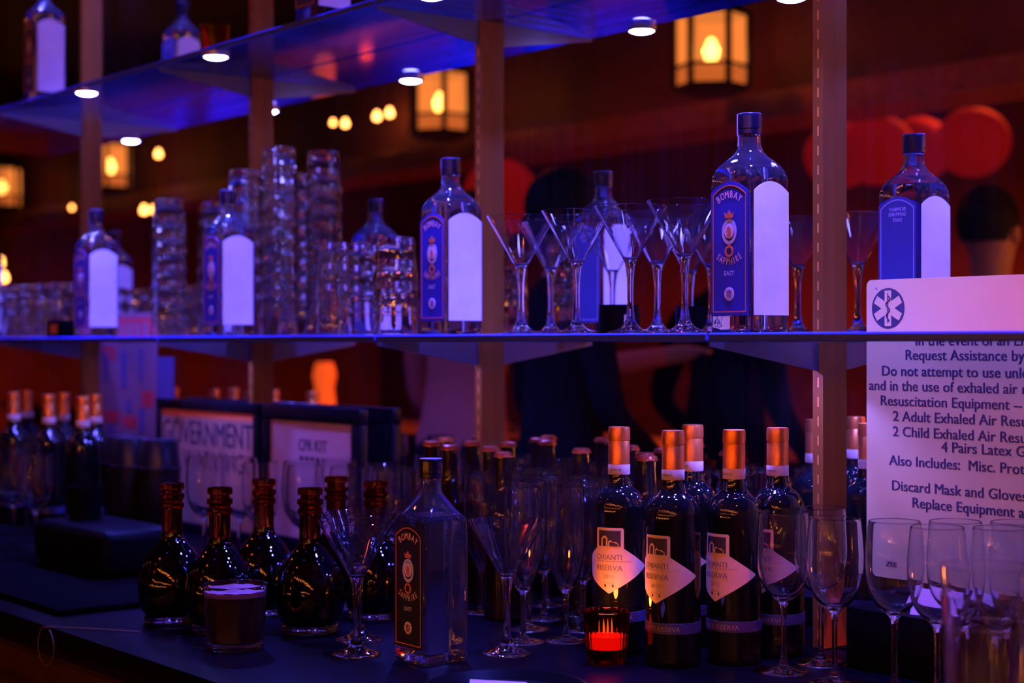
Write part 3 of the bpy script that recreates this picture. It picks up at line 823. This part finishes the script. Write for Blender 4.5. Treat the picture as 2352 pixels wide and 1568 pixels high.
# ribbed candle
e = empty('votive_candle', ground(1393,1516)); tag(e, 'lit red candle in a ribbed glass before the wine bottles', 'candle')
bm = bmesh.new(); n = 72
def ribring(r, z, am): return [bm.verts.new(((r+am*math.cos(24*2*PI*k/n))*math.cos(2*PI*k/n), (r+am*math.cos(24*2*PI*k/n))*math.sin(2*PI*k/n), z)) for k in range(n)]
rg = [ribring(.024,0,0), ribring(.0255,.002,.0006), ribring(.0275,.020,.0010), ribring(.0310,.066,.0010), ribring(.0316,.071,.0006), ribring(.0292,.071,0), ribring(.0256,.020,0)]
for a, b in zip(rg, rg[1:]):
    for k in range(n): bm.faces.new((a[k], a[(k+1)%n], b[(k+1)%n], b[k]))
bm.faces.new(list(reversed(rg[0]))); bm.faces.new(rg[-1])
link('ribbed_glass', bm, M['candle_glass'], e)
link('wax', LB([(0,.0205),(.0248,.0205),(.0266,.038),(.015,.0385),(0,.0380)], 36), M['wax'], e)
link('flame', LB(smooth_prof([(0,.0395),(.0035,.042),(.0045,.046),(.0024,.054),(0,.060)],4), 16), M['flame'], e)
lamp('candle_light', 'POINT', (0,0,.080), .38, (1.0,.20,.03), .012, e)
# black bowl with a folded napkin at the bottom edge
e = empty('bar_tray', (row(1215,1.30), 1.262, cz)); tag(e, 'shallow black tray at the bottom edge of the picture', 'tray')
bm = bmesh.new(); link('dish', LB(smooth_prof([(0,.0),(.078,.0),(.090,.004),(.100,.016),(.102,.018)],3) + [(.098,.018),(.086,.007),(0,.004)], 48), M['black'], e)
nk_ = link('paper_slip', BX(-.036,.036,-.05,.05,0,.0012, bev=.0004), M['sheet'], smooth=False)
nk_.location = (row(1195,1.29), 1.255, cz+.012); nk_.rotation_euler = (0,.05,.9); tag(nk_, 'white paper slip lying in the black tray', 'paper')
# black box and folded card below the notice
bxo = link('black_box', BX(-.075,.075,-.045,.045,0,.082, bev=.003), M['black'], loc=(-1.385,1.795,cz)); tag(bxo, 'low black box on the counter under the white notice', 'box')
bm = bmesh.new(); vs = [bm.verts.new(p) for p in [(-.03,-.02,0),(.03,-.02,0),(.03,.02,0),(-.03,.02,0),(-.03,0,.03),(.03,0,.03)]]
for f in ((0,1,5,4),(2,3,4,5),(0,4,3),(1,2,5),(0,3,2,1)): bm.faces.new([vs[i] for i in f])
cd = link('folded_card', bm, M['sheet'], smooth=False, loc=(-1.34,1.79,cz+.0825)); cd.rotation_euler = (0,0,.3); tag(cd, 'small white folded card on the low black box', 'card')
# black caddy, shakers
e = empty('bar_caddy', (-2.94,1.36,cz+.0112)); tag(e, 'black bar caddy left of the round decanters', 'caddy')
link('caddy_body', BX(-.16,.16,-.08,.08,0,.085, bev=.02, seg=4), M['black'], e)
link('straw_cup', LB([(0,.0852),(.03,.0852),(.034,.150),(.032,.150),(.028,.088),(0,.088)], 28), M['black'], e).location = (-.09,0,0)
for i, px in enumerate([258,303,338]):
    y = 1.60; x, y = spot(row(px, y), y, .047)
    if i == 0:
        sh = link('cocktail_shaker', LB([(0,0),(.034,0),(.036,.003),(.045,.170),(.0465,.171),(.0465,.174),(.044,.175),(.040,.225),(.036,.233),(0,.235)], 36), mat('dark_shaker_steel', (.012,.012,.014), .3, .3)); o = sh
    else: o = sh.copy(); col.objects.link(o)
    o.location = (x, y, cz); tag(o, 'dark cocktail shaker left of the black frames, ' + ['outer','middle','inner'][i] + ' one', 'shaker', 'dark cocktail shakers')
# cord loop hanging over the counter edge
lp = []
for k in range(25):
    t = k/24; a = PI*.5 + 2*PI*t*.93
    lp.append((-2.43 + .030*math.cos(a), 1.026, Z(CT_H) - .028 + .030*math.sin(a)))
pts = [(-2.30,1.12,Z(CT_H)+.0022),(-2.37,1.075,Z(CT_H)+.0022),(-2.415,1.035,Z(CT_H)+.003)] + lp
co = link('thin_cord', tube(bmesh.new(), pts, .0010, 6), M['cord']); tag(co, 'thin pale cord looped over the counter edge', 'cord')

# ------------------------------------------------------------------ small things on the shelves
o = empty('dark_candle_holder', (row(1422,1.765), 1.765, shelf_z)); tag(o, 'short black candle holder behind the martini glasses on the shelf', 'candle holder')
link('cup', LB([(0,0),(.030,0),(.0325,.002),(.0325,.046),(.0300,.046),(.0295,.006),(0,.006)], 36), M['black'], o)
bm = bmesh.new(); vs = [bm.verts.new((x,0,z)) for x, z in [(-.006,.006),(.006,.006),(.006,.030),(-.006,.030)]]; bm.faces.new(vs); slice_x(bm,.003,.006)
st = link('price_sticker', wrap(bm, .0328), M['sheet'], o); st.rotation_euler = (0,0,math.radians(72))
bx2 = empty('small_box', (row(137,1.615), 1.617, shelf_z)); tag(bx2, 'tiny black box with an orange label at the shelf edge, left of the gin bottle', 'box')
link('carton', BX(-.045,.045,-.016,.016,0,.040, bev=.002), M['black'], bx2)
flat('label', BX(-.022,.018,-.0004,0,.008,.030), M['box_label'], bx2, -.0162)
av = empty('amber_votive', (row(492,1.64), 1.64, Z(UP_H)+.0004)); tag(av, 'small amber glass votive on the upper shelf', 'candle holder')
link('cup', LB([(0,0),(.026,0),(.028,.002),(.031,.055),(.0295,.055),(.026,.006),(0,.006)], 32), M['amber_votive'], av)
# poster behind the first gin bottle, on the mirror
px0, px1 = row(226,MIR-.004), row(358,MIR-.004)
e = empty('poster', (px0, MIR-.0006, Z(-.245))); tag(e, 'red and white poster on the mirror behind the blurred gin bottle', 'poster')
w_ = px1-px0; H_ = .32
link('sheet', BX(0,w_,-.0012,0,0,H_), M['pink_print'], e, smooth=False)
bm = bmesh.new(); box(bm, .01,w_-.01,-.0005,0,H_-.068,H_-.012); flat('red_header', bm, M['red_print'], e, -.0013)
for k in range(6): flat('header_mark', BX(.03+k*.045,.058+k*.045,-.0005,0,H_-.058,H_-.025), M['pink_print'], e, -.0019)
for (a, b, c, d) in [(.02,.10,.20,.235),(.245,.315,.085,.125),(.02,.12,.04,.07),(.14,.22,.03,.06)]: flat('red_block', BX(a,b,-.0005,0,c,d), M['red_print'], e, -.0013)
for (a, b, c, d) in [(.03,.055,.14,.22),(.13,.16,.13,.22),(.235,.255,.15,.23),(.05,.09,.0,.035),(.235,.26,.02,.08),(.16,.19,.07,.10)]: flat('violet_figure', BX(a,b,-.0005,0,c,d), M['blue_print'], e, -.0019)
s0, s1 = row(359,MIR-.004), row(396,MIR-.004)
o = link('paper_strip', BX(s0,s1,MIR-.0018,MIR-.0006,Z(-.30),Z(-.035)), M['blue_print'], smooth=False); tag(o, 'narrow violet paper strip right of the red poster', 'poster')
# black frames standing on the counter
def standing_frame(x0, x1, label, kind):
    y = 1.810; dp = .022; top = Z(-.132); H = top - cz; W_ = x1-x0; b = .024 if kind == 'gov' else .032
    e = empty('standing_frame', ((x0+x1)/2, y, cz)); tag(e, label, 'frame')
    bm = bmesh.new()
    box(bm,-W_/2,W_/2,-dp/2,dp/2,0,b,bev=.002); box(bm,-W_/2,W_/2,-dp/2,dp/2,H-b,H,bev=.002)
    box(bm,-W_/2,-W_/2+b,-dp/2,dp/2,b,H-b,bev=.002); box(bm,W_/2-b,W_/2,-dp/2,dp/2,b,H-b,bev=.002)
    link('frame_border', bm, M['frame'], e)
    sh = link('sheet', BX(-W_/2+b,W_/2-b,-.006,.004,b,H-b), M['sheet_tan'] if kind == 'gov' else M['sheet'], e, smooth=False)
    link('backing', BX(-W_/2+.004,W_/2-.004,.0045,.0065,.004,H-.004), M['frame'], e, smooth=False)
    iw = W_-2*b
    if kind == 'gov':
        bm = bmesh.new(); box(bm,-iw/2,iw/2,-.0005,0,H-b-.016,H-b); flat('header_strip', bm, M['tan_strip'], sh, -.0062)
        bm = bmesh.new(); t = text_bm('GOVERNMENT', .075, .0010, iw*.97)
        bm_join(bm, t, Matrix.Diagonal((1,1,1.05)), (-iw*.485,0,H-b-.078))
        flat('heading_lettering', bm, M['ink'], sh, -.0064)
        bm = bmesh.new(); t = text_bm('WARNING', .065, .0004, iw*.66); bm_join(bm, t, None, (-iw*.33+.03,0,H-b-.135))
        flat('second_lettering', bm, M['ink'], sh, -.0064)
    else:
        for wd_, xx, ww in (('CPR',-.045,.054),('KIT',.018,.048)):
            t = text_bm(wd_, .034, .0008, ww); bm = bmesh.new(); bm_join(bm, t, None, (xx,0,H*.70)); flat('lettering', bm, M['ink'], sh, -.0064)
        for k in range(5): flat('word_mark', BX(-.040+k*.021, -.040+k*.021+.014, -.0003, 0, H*.62, H*.62+.013), M['ink'], sh, -.0064)
    return e
standing_frame(row(357,1.799), row(592,1.799), 'black frame with the large GOVERNMENT heading', 'gov')
standing_frame(row(600,1.799), row(825,1.799), 'black frame with the CPR KIT sheet', 'cpr')

# ------------------------------------------------------------------ white first-aid notice on the mirror
SY = MIR-.0006
sx0 = row(1991, SY-.002); sx1 = -.70
e = empty('first_aid_notice', (sx0, SY, Z(-.33))); tag(e, 'large white first-aid notice with a star emblem and black text', 'sign')
SW, SH_ = sx1-sx0, .33+.0885
def rrect(w, h, r, n=6):
    pts = []
    for q, (cx, cz_) in enumerate([(w-r,h-r),(r,h-r),(r,r),(w-r,r)]):
        for k in range(n+1):
            t = q*PI/2 + k/n*PI/2; pts.append((cx+r*math.cos(t), cz_+r*math.sin(t)))
    return pts
board = link('board', prism(bmesh.new(), rrect(SW,SH_,.009), .0025), M['sign'], e, smooth=False)
fy = -.0026
def spos(px, py):
    x = row(px, SY-.0025); z = F.dot(Vector((x, SY-.0025)))
    return x - sx0, (782-py)/FPX*z + .33
cx_, cz_ = spos(2040,703); rr = .0283
em = flat('star_emblem', prism(bmesh.new(), disc_pts(rr,48,cx_,cz_), .0003), M['ink'], e, fy)
bm = bmesh.new()
for k in range(3):
    a = k*PI/3; L_, hw = rr*.88, rr*.20
    mt_ = Matrix.Rotation(a, 3, 'Y'); q = bmesh.new(); box(q,-hw,hw,-.0003-.00002*k,0,-L_,L_); bm_join(bm, q, mt_, (cx_,0,cz_))
st_ = flat('star', bm, M['sign'], em, fy-.0003)
bm = bmesh.new(); box(bm, cx_-.0007, cx_+.0007, -.0003, 0, cz_-rr*.7, cz_+rr*.75)
pts = [(cx_+.0042*math.sin(k/20*PI*4.4)*(1-.45*k/20), 0, cz_+rr*(.62-1.25*k/20)) for k in range(21)]
tube(bm, pts, .0010, 6)
flat('rod_and_snake', bm, M['ink'], st_, fy-.0008)
lines = [(2103,788,'In the event of an Emergency:'),(2080,821,'Request Assistance by Dialing 911'),(2026,857,'Do not attempt to use unless trained in CPR'),(1996,890,'and in the use of exhaled air resuscitation.'),
         (2023,925,'Resuscitation Equipment -- Contents:'),(2051,961,'2 Adult Exhaled Air Resuscitators'),(2051,996,'2 Child Exhaled Air Resuscitators'),(2162,1032,'4 Pairs Latex Gloves'),
         (2042,1062,'Also Includes:  Misc. Protective Items'),(2049,1120,'Discard Mask and Gloves after use.'),(2096,1160,'Replace Equipment as needed.')]
t = text_bm('Request Assistance by', .0200, .0005); KX = .190/max(v.co.x for v in t.verts); t.free()
lt = bmesh.new()
for px, py, s_ in lines:
    x, z = spos(px, py)
    t = text_bm(s_, .0200, .0005)
    for v in t.verts: v.co.x *= KX
    bm_join(lt, t, None, (x,0,z))
flat('lettering', lt, M['ink'], e, fy-.0002)
lt = bmesh.new(); x, z = spos(2032,1294); bm_join(lt, text_bm('ZEE', .0095, .0003, .022), None, (x,0,z)); flat('maker_mark', lt, M['ink'], e, fy-.0002)
x, z = spos(2013,658); flat('corner_hole', prism(bmesh.new(), disc_pts(.002,16,x,z), .0003), M['grey_ink'], e, fy)

# ------------------------------------------------------------------ the room that the mirror shows
def hex_lantern(label):
    e = empty('hexagonal_lantern'); tag(e, label, 'lantern', 'amber hexagonal lanterns along the bar')
    r, H = .150, .30
    def hx(rad, k): return (rad*math.cos(PI/3*k), rad*math.sin(PI/3*k))
    bm = bmesh.new()
    for k in range(6):
        x, y = hx(r, k); tube(bm, [(x,y,0),(x,y,H)], .014, 6)
    for z in (.004, .085, H-.004):
        for k in range(6):
            a, b = hx(r,k), hx(r,k+1); tube(bm, [(*a,z),(*b,z)], .008, 6)
    link('iron_frame', bm, M['iron'], e)
    for k in range(6):
        a, b = Vector((*hx(r-.006,k),0)), Vector((*hx(r-.006,k+1),0))
        bm = bmesh.new()
        for z0, z1 in ((.012,.078),(.092,H-.012)):
            vs = [bm.verts.new((p.x,p.y,z)) for p, z in ((a.lerp(b,.07),z0),(a.lerp(b,.93),z0),(a.lerp(b,.93),z1),(a.lerp(b,.07),z1))]; bm.faces.new(vs)
        pp = link('paper_panel', bm, [M['amber_paper'], M['lower_paper']], e, smooth=False)
        pp.data.polygons[0].material_index = 1
    cpp = bmesh.new(); prism6 = [hx(r*1.08,k) for k in range(6)]
    f = [cpp.verts.new((x,y,H)) for x,y in prism6]; g = [cpp.verts.new((x*.55,y*.55,H+.05)) for x,y in prism6]
    cpp.faces.new(list(reversed(f))); cpp.faces.new(g)
    for k in range(6): cpp.faces.new((f[k],f[(k+1)%6],g[(k+1)%6],g[k]))
    link('roof_cap', cpp, M['iron'], e, smooth=False)
    link('base_plate', LB([(0,-.03),(.10,-.03),(.155,-.008),(.155,0),(0,0)], 6), M['iron'], e, smooth=False)
    link('bulb', LB(smooth_prof([(0,.10),(.020,.11),(.030,.14),(.024,.175),(.012,.20),(0,.205)],4), 20), M['bulb'], e)
    bm = bmesh.new(); tube(bm, [(0,0,H+.05),(0,0,CEIL-Z(1.0))], .006, 6); link('hanging_rod', bm, M['iron'], e)
    lamp('lantern_light', 'POINT', (0,0,.15), 16.0, WARM, .03, e)
    return e
hl = hex_lantern('lantern')
for i, (x, l) in enumerate([(-2.9,'out of the picture to the right'),(-4.70,'nearest and sharpest in the mirror, above the largest gin bottle'),(-6.56,'second in the mirror, above the gin bottle beside the tumblers'),(-10.3,'fourth in the mirror, small and blurred'),(-12.2,'furthest along the bar')]):
    o = hl if i == 0 else copy_tree(hl)
    o.location = (x, -1.10, Z(1.03)); o.rotation_euler = (0,0,[0,-.72,-.55,-.45,-.4][i])
    o['label'] = 'amber hexagonal lantern, ' + l
def red_lantern(label):
    e = empty('red_paper_lantern'); tag(e, label, 'lantern', 'round red paper lanterns')
    bm = bmesh.new(); n = 48; prof = []
    for k in range(41):
        t = -PI/2*.93 + PI*.93*k/40
        prof.append(((1+.012*math.cos(k*PI))*math.cos(t)*.16, math.sin(t)*.15))
    link('paper_globe', LB(prof, n), M['red_lantern'], e)
    link('collar', LB([(0,.149),(.03,.149),(.03,.160),(0,.160)], 20), M['iron'], e)
    return e
rl = red_lantern('red lantern')
RL = [(2235,322,7.1,'rightmost of the row in the mirror'),(2108,338,7.6,'second of the row in the mirror'),(2015,340,7.0,'third of the row in the mirror'),(1930,352,7.4,'fourth of the row, beside the copper upright'),(1150,440,7.1,'alone behind the gin bottle beside the tumblers'),(612,445,8.3,'alone behind the tumbler stacks')]
def cord_to_ceiling(o, loc, s=1.0):
    bm = bmesh.new(); tube(bm, [(0,0,.16*s),(0,0,CEIL-loc[2]-.001)], .004, 6); c = link('hanging_cord', bm, M['iron'], o); return c
for i, (px, py, z, l) in enumerate(RL):
    loc = virt(px, py, z)
    o = rl if i == 0 else copy_tree(rl)
    o.location = loc; o['label'] = 'round red paper lantern, ' + l
for o in [o for o in bpy.data.objects if o.name.startswith('red_paper_lantern')]:
    cord_to_ceiling(o, o.location)
# two red fill lanterns added over the aisle, outside the picture, whose light reaches the notice and the bottles
for x, y, h, p, l in [(-.35,-.75,.80,2.5,'over the aisle right of the lens'),(-2.6,-.95,.62,1.5,'over the aisle left of the lens')]:
    o = copy_tree(rl); o.location = (x, y, Z(h)); o['label'] = 'added red paper fill lantern ' + l
    lamp('lantern_light', 'POINT', (0,0,-.22), p, RED, .12, o)
# added unseen lamps: red and blue spots wash the room, warm bulb strings give glints
def added_ceiling_spot(x, y, color, p, label, size=165, aim=None):
    e = empty('added_ceiling_light', (x, y, CEIL-.0005)); tag(e, label, 'light', 'added ceiling spotlights')
    link('can', LB([(0,0),(.06,0),(.06,-.14),(.052,-.14),(.050,-.05),(0,-.05)], 24), M['iron'], e)
    l = lamp('spot_beam', 'SPOT', (0,0,-.12), p, color, .05, e, spot_size=math.radians(size), spot_blend=.6)
    if aim: l.rotation_euler = (Vector(aim) - Vector((x, y, CEIL-.12))).to_track_quat('-Z','Y').to_euler()
for x, y, p, l in [(-4.6,-3.3,640,'over the bar tables'),(-7.5,-3.3,700,'further down the room'),(-10.5,-2.6,480,'at the far end of the room'),(-5.2,.0,40,'over the aisle'),(-2.6,-.9,12,'over the near end of the bar')]:
    added_ceiling_spot(x, y, RED, p, 'added red ceiling spotlight ' + l)
added_ceiling_spot(.35, .45, RED, 430, 'added red ceiling spotlight aimed at the white notice', 36, (-.72, 1.85, 1.12))
for x, y, p, l in [(-2.0,.25,2.5,'over the near aisle')]:
    added_ceiling_spot(x, y, (.10,.05,1.0), p, 'added blue ceiling spotlight ' + l)
def glint_string(y, x0, x1, h, n, label):
    e = empty('added_bulb_string', ((x0+x1)/2, y, Z(h))); tag(e, label, 'light', 'added strings of warm bulbs')
    pts = []
    for k in range(n*2+1):
        t = k/(n*2); pts.append(((t-.5)*(x1-x0), 0, -.12*math.sin(PI*(t*3 % 1))))
    link('cable', tube(bmesh.new(), pts, .004, 5), M['iron'], e)
    for k in range(n):
        p = pts[2*k+1]
        link('bulb', LB(smooth_prof([(0,-.034),(.007,-.030),(.010,-.022),(.007,-.010),(.005,-.004),(0,-.004)],2), 12), M['glint_bulb'], e).location = p
glint_string(-1.75, -3.3, 1.8, 1.42, 14, 'added unseen string of warm bulbs over the near end of the bar')
glint_string(-.40, -2.3, 2.0, .50, 16, 'added unseen string of warm bulbs low behind the lens')
glint_string(-1.20, -1.9, 2.2, .98, 12, 'added unseen string of warm bulbs high behind the lens')
glint_string(-1.5, -2.8, 2.2, .08, 14, 'added unseen string of warm bulbs at eye level behind the lens')
glint_string(-2.2, -3.2, 2.2, 1.45, 12, 'added unseen string of warm bulbs over the tables behind the lens')
# bare bulbs
def pendant_bulb(loc, label, r=.019):
    e = empty('pendant_bulb', loc); tag(e, label, 'light', 'bare bulbs glowing in the mirror')
    link('glass_bulb', LB(smooth_prof([(0,-r),(r*.8,-r*.6),(r,0),(r*.6,r),(r*.4,r*1.5),(0,r*1.6)],3), 18), M['small_bulb'], e)
    bm = bmesh.new(); tube(bm, [(0,0,r*1.55),(0,0,CEIL-loc[2]-.001)], .004, 6); link('hanging_cord', bm, M['iron'], e)
BL = [(765,278,9.0,.013),(793,280,9.0,.018),(866,264,9.0,.02),(895,256,9.0,.02),(1081,229,9.0,.02),(1156,203,9.0,.017),(455,347,11,.02),(486,344,11,.022),(470,349,11.3,.014),(515,349,11,.010),
      (165,473,11,.012),(207,482,10.5,.018),(331,479,10.4,.022),(352,478,11,.018),(9,634,10,.024),(2,600,10.8,.024),(364,350,10.5,.02)]
for i, (px, py, z, r) in enumerate(BL):
    grp = ['beside the second amber lantern','near the far lanterns','low at the far left'][0 if i < 6 else 1 if i < 10 or i == 16 else 2]
    pendant_bulb(virt(px,py,z), 'small glowing bare bulb ' + grp + ', ' + ORD[i % 12] + (' of the lower ones' if i >= 12 else ' of its string'), r)
# front bar with candles
e = empty('front_bar', (-6,-1.3,0)); tag(e, 'long wooden front bar under the lanterns, seen in the mirror', 'bar')
link('bar_top', BX(-6,6.5,-.3,.3,.86,.90,bev=.006), M['wood'], e); link('bar_front', BX(-5.95,6.45,-.22,.24,0,.859), M['wood'], e)
for i in range(9):  # unseen candles added for warm glints on the glassware
    v = empty('table_candle', (-3.0+.36*i, -1.12-.09*(i % 3), .901)); tag(v, 'unseen lit candle added on the near end of the front bar, ' + ORD[i] + ' along it', 'candle', 'added candles on the near end of the front bar')
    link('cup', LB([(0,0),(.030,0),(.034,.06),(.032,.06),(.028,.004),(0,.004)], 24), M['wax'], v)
    link('flame', LB([(0,.050),(.008,.062),(.009,.076),(0,.10)], 12), M['glint_bulb'], v)
for i, (px, z, l) in enumerate([(1046,8.0,'first'),(1068,8.15,'second'),(985,9.2,'third')]):
    x, y, _ = virt(px, 985, z)
    v = empty('table_candle', (x, -1.15 - .06*i, .901)); tag(v, 'small red candle glowing on the front bar, ' + l + ' from its near end', 'candle', 'red candles on the front bar')
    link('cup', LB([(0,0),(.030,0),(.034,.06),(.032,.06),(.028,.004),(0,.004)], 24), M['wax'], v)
    link('flame', LB([(0,.028),(.006,.036),(.007,.046),(0,.062)], 12), M['flame'], v)
x, y, _ = virt(720, 870, 9.0)
v = empty('amber_table_lamp', (x, -1.15, .901)); tag(v, 'tall amber lamp glowing on the front bar', 'lamp')
link('base', LB([(0,0),(.07,0),(.07,.02),(.03,.03),(0,.03)], 24), M['iron'], v)
link('shade', LB(smooth_prof([(.04,.031),(.058,.10),(.05,.19),(.062,.26),(.045,.33)],4)+[(0,.331)], 28), mat('amber_glass_shade', (.8,.25,.05), .4, emis=(1,.10,.012), estr=.9), v)

# ------------------------------------------------------------------ people seen in the mirror
def person(name, label, joints, edges, mats, loc, rz, hair=True, split=(1.02,1.46)):
    """joints: name -> (x, y, z, radius); one skinned surface; materials by region"""
    me = bpy.data.meshes.new(name); names = list(joints)
    me.from_pydata([joints[n][:3] for n in names], [(names.index(a), names.index(b)) for a, b in edges], [])
    o = bpy.data.objects.new(name, me); col.objects.link(o)
    md = o.modifiers.new('skin', 'SKIN'); md.use_smooth_shade = True
    for i, n in enumerate(names):
        sv = me.skin_vertices[0].data[i]; r = joints[n][3]
        sv.radius = r if isinstance(r, tuple) else (r, r)
        sv.use_root = (n == 'pelvis')
    s = o.modifiers.new('sub', 'SUBSURF'); s.levels = 2; s.render_levels = 2
    dg = bpy.context.evaluated_depsgraph_get(); dg.update()
    m2 = bpy.data.meshes.new_from_object(o.evaluated_get(dg))
    bpy.data.objects.remove(o); bpy.data.meshes.remove(me)
    m2.materials.clear()
    for m in mats: m2.materials.append(m)
    neck = Vector(joints['neck'][:3])
    hands = [Vector(joints[n][:3]) for n in joints if n.startswith('hand') or n.startswith('fing') or n.startswith('thumb')]
    for p in m2.polygons:
        c = p.center; p.use_smooth = True
        if c.z > neck.z or any((c-h).length < .07 for h in hands): p.material_index = 2
        elif c.z < split[0]: p.material_index = 1
        else: p.material_index = 0
    b = bpy.data.objects.new(name, m2); col.objects.link(b); b.location = loc; b.rotation_euler = (0,0,rz)
    tag(b, label, 'person')
    hd = Vector(joints['head'][:3])
    bm = bmesh.new(); bmesh.ops.create_uvsphere(bm, u_segments=24, v_segments=16, radius=.108)
    for v in list(bm.verts):
        if v.co.z < -.03 and v.co.y < .02 or v.co.z < -.075: bm.verts.remove(v)
    for v in bm.verts:
        v.co = Vector((v.co.x*.86, v.co.y*1.0+.018, v.co.z*1.05+.03)) + hd
        if v.co.y < hd.y-.05 and v.co.z < hd.z+.07: v.co.y = hd.y-.05
    link('hair', bm, M['hair'], b)
    for s_ in (-1,1):
        bm = bmesh.new(); bmesh.ops.create_uvsphere(bm, u_segments=10, v_segments=8, radius=.012, matrix=Matrix.Translation(hd+Vector((s_*.033,-.088,.0)))); link('eye', bm, M['ink'], b)
        bm = bmesh.new(); bmesh.ops.create_uvsphere(bm, u_segments=10, v_segments=8, radius=.026, matrix=Matrix.Translation(hd+Vector((s_*.083,.0,-.01))) @ Matrix.Diagonal((.4,.7,1.2,1))); link('ear', bm, mats[2], b)
    bm = bmesh.new(); bmesh.ops.create_cone(bm, segments=12, radius1=.016, radius2=.006, depth=.05, cap_ends=True, matrix=Matrix.Translation(hd+Vector((0,-.100,-.018))) @ Matrix.Rotation(-.35,4,'X')); link('nose', bm, mats[2], b)
    bm = bmesh.new(); box(bm,-.024,.024,-.004,.004,-.004,.004,bev=.003); bmesh.ops.translate(bm, verts=bm.verts, vec=hd+Vector((0,-.086,-.062))); link('mouth', bm, M['red_print'], b)
    return b
def body(arm_l, arm_r, lean=0.0):
    J = dict(pelvis=(0,0,.96,(.155,.115)), belly=(0,-lean*.3,1.12,(.150,.110)), chest=(0,-lean*.8,1.32,(.175,.120)), upper=(0,-lean,1.44,(.15,.09)), neck=(0,-lean*1.05,1.52,.056),
             chin=(0,-lean*1.1-.015,1.60,.070), head=(0,-lean*1.1-.005,1.68,.092), crown=(0,-lean*1.1+.005,1.75,.070))
    E = [('pelvis','belly'),('belly','chest'),('chest','upper'),('upper','neck'),('neck','chin'),('chin','head'),('head','crown')]
    for s, sd in ((-1,'l'),(1,'r')):
        J['hip'+sd] = (s*.10,0,.88,.090); J['knee'+sd] = (s*.11,-.01,.49,.060); J['ankle'+sd] = (s*.11,.02,.09,.043); J['toe'+sd] = (s*.12,-.13,.04,.036)
        E += [('pelvis','hip'+sd),('hip'+sd,'knee'+sd),('knee'+sd,'ankle'+sd),('ankle'+sd,'toe'+sd)]
        sh, el, wr = (arm_l if s < 0 else arm_r)
        J['shoulder'+sd] = (*sh,.060); J['elbow'+sd] = (*el,.044); J['wrist'+sd] = (*wr,.031)
        d = (Vector(wr)-Vector(el)).normalized(); hp = Vector(wr)+d*.07
        J['hand'+sd] = (*hp,.030)
        E += [('upper','shoulder'+sd),('shoulder'+sd,'elbow'+sd),('elbow'+sd,'wrist'+sd),('wrist'+sd,'hand'+sd)]
        side = d.cross(Vector((0,0,1)))
        side = side.normalized() if side.length > .05 else Vector((1,0,0))
        for k in range(4):
            a = hp + side*(k-1.5)*.019 + d*.035; b_ = a + d*(.04-.004*abs(k-1.2)) + Vector((0,0,-.012))
            J[f'fing{k}a'+sd] = (*a,.009); J[f'fing{k}b'+sd] = (*b_,.0075); E += [('hand'+sd, f'fing{k}a'+sd),(f'fing{k}a'+sd,f'fing{k}b'+sd)]
        tq = hp + side*.04*s + d*.01; J['thumb'+sd] = (*tq,.010); E.append(('hand'+sd,'thumb'+sd))
    return J, E
# bartender reaching along the back bar, and two dark figures, all with their backs to the mirror
J, E = body(((-.20,-.02,1.42),(-.28,-.12,1.14),(-.22,-.36,1.08)), ((.20,-.02,1.42),(.44,-.06,1.26),(.64,-.18,1.30)), .05)
person('person', 'dark-haired person in a pink shirt reaching out one arm, seen in the mirror', J, E, [M['shirt'], M['navy'], M['skin']], (-4.10,.62,0), math.radians(-12))
J, E = body(((-.20,0,1.42),(-.30,-.02,1.15),(-.20,-.22,.98)), ((.20,0,1.42),(.30,-.02,1.15),(.22,-.22,1.0)), .02)
v_ = virt(1285, 490, 4.5)
person('person', 'person in a dark jacket, back of the head above the martini glasses in the mirror', J, E, [M['navy'], M['navy'], M['skin']], (v_[0], v_[1], 0), math.radians(18))
J, E = body(((-.20,0,1.42),(-.30,.02,1.16),(-.10,-.22,1.12)), ((.20,0,1.42),(.30,.02,1.16),(.12,-.24,1.10)), .03)
v_ = virt(2262, 520, 5.0)
person('person', 'dark-haired person at the right, head beside the reflected gin bottle', J, E, [M['navy'], M['navy'], M['skin']], (v_[0], v_[1], 0), math.radians(-10))
J, E = body(((-.20,0,1.42),(-.29,.03,1.14),(-.22,-.18,.96)), ((.20,0,1.42),(.29,.03,1.14),(.24,-.16,.96)), .04)
v_ = virt(1660, 560, 5.3)
person('person', 'person in a dark coat standing further back behind the largest gin bottle', J, E, [M['navy'], M['navy'], M['skin']], (v_[0], v_[1], 0), math.radians(5))
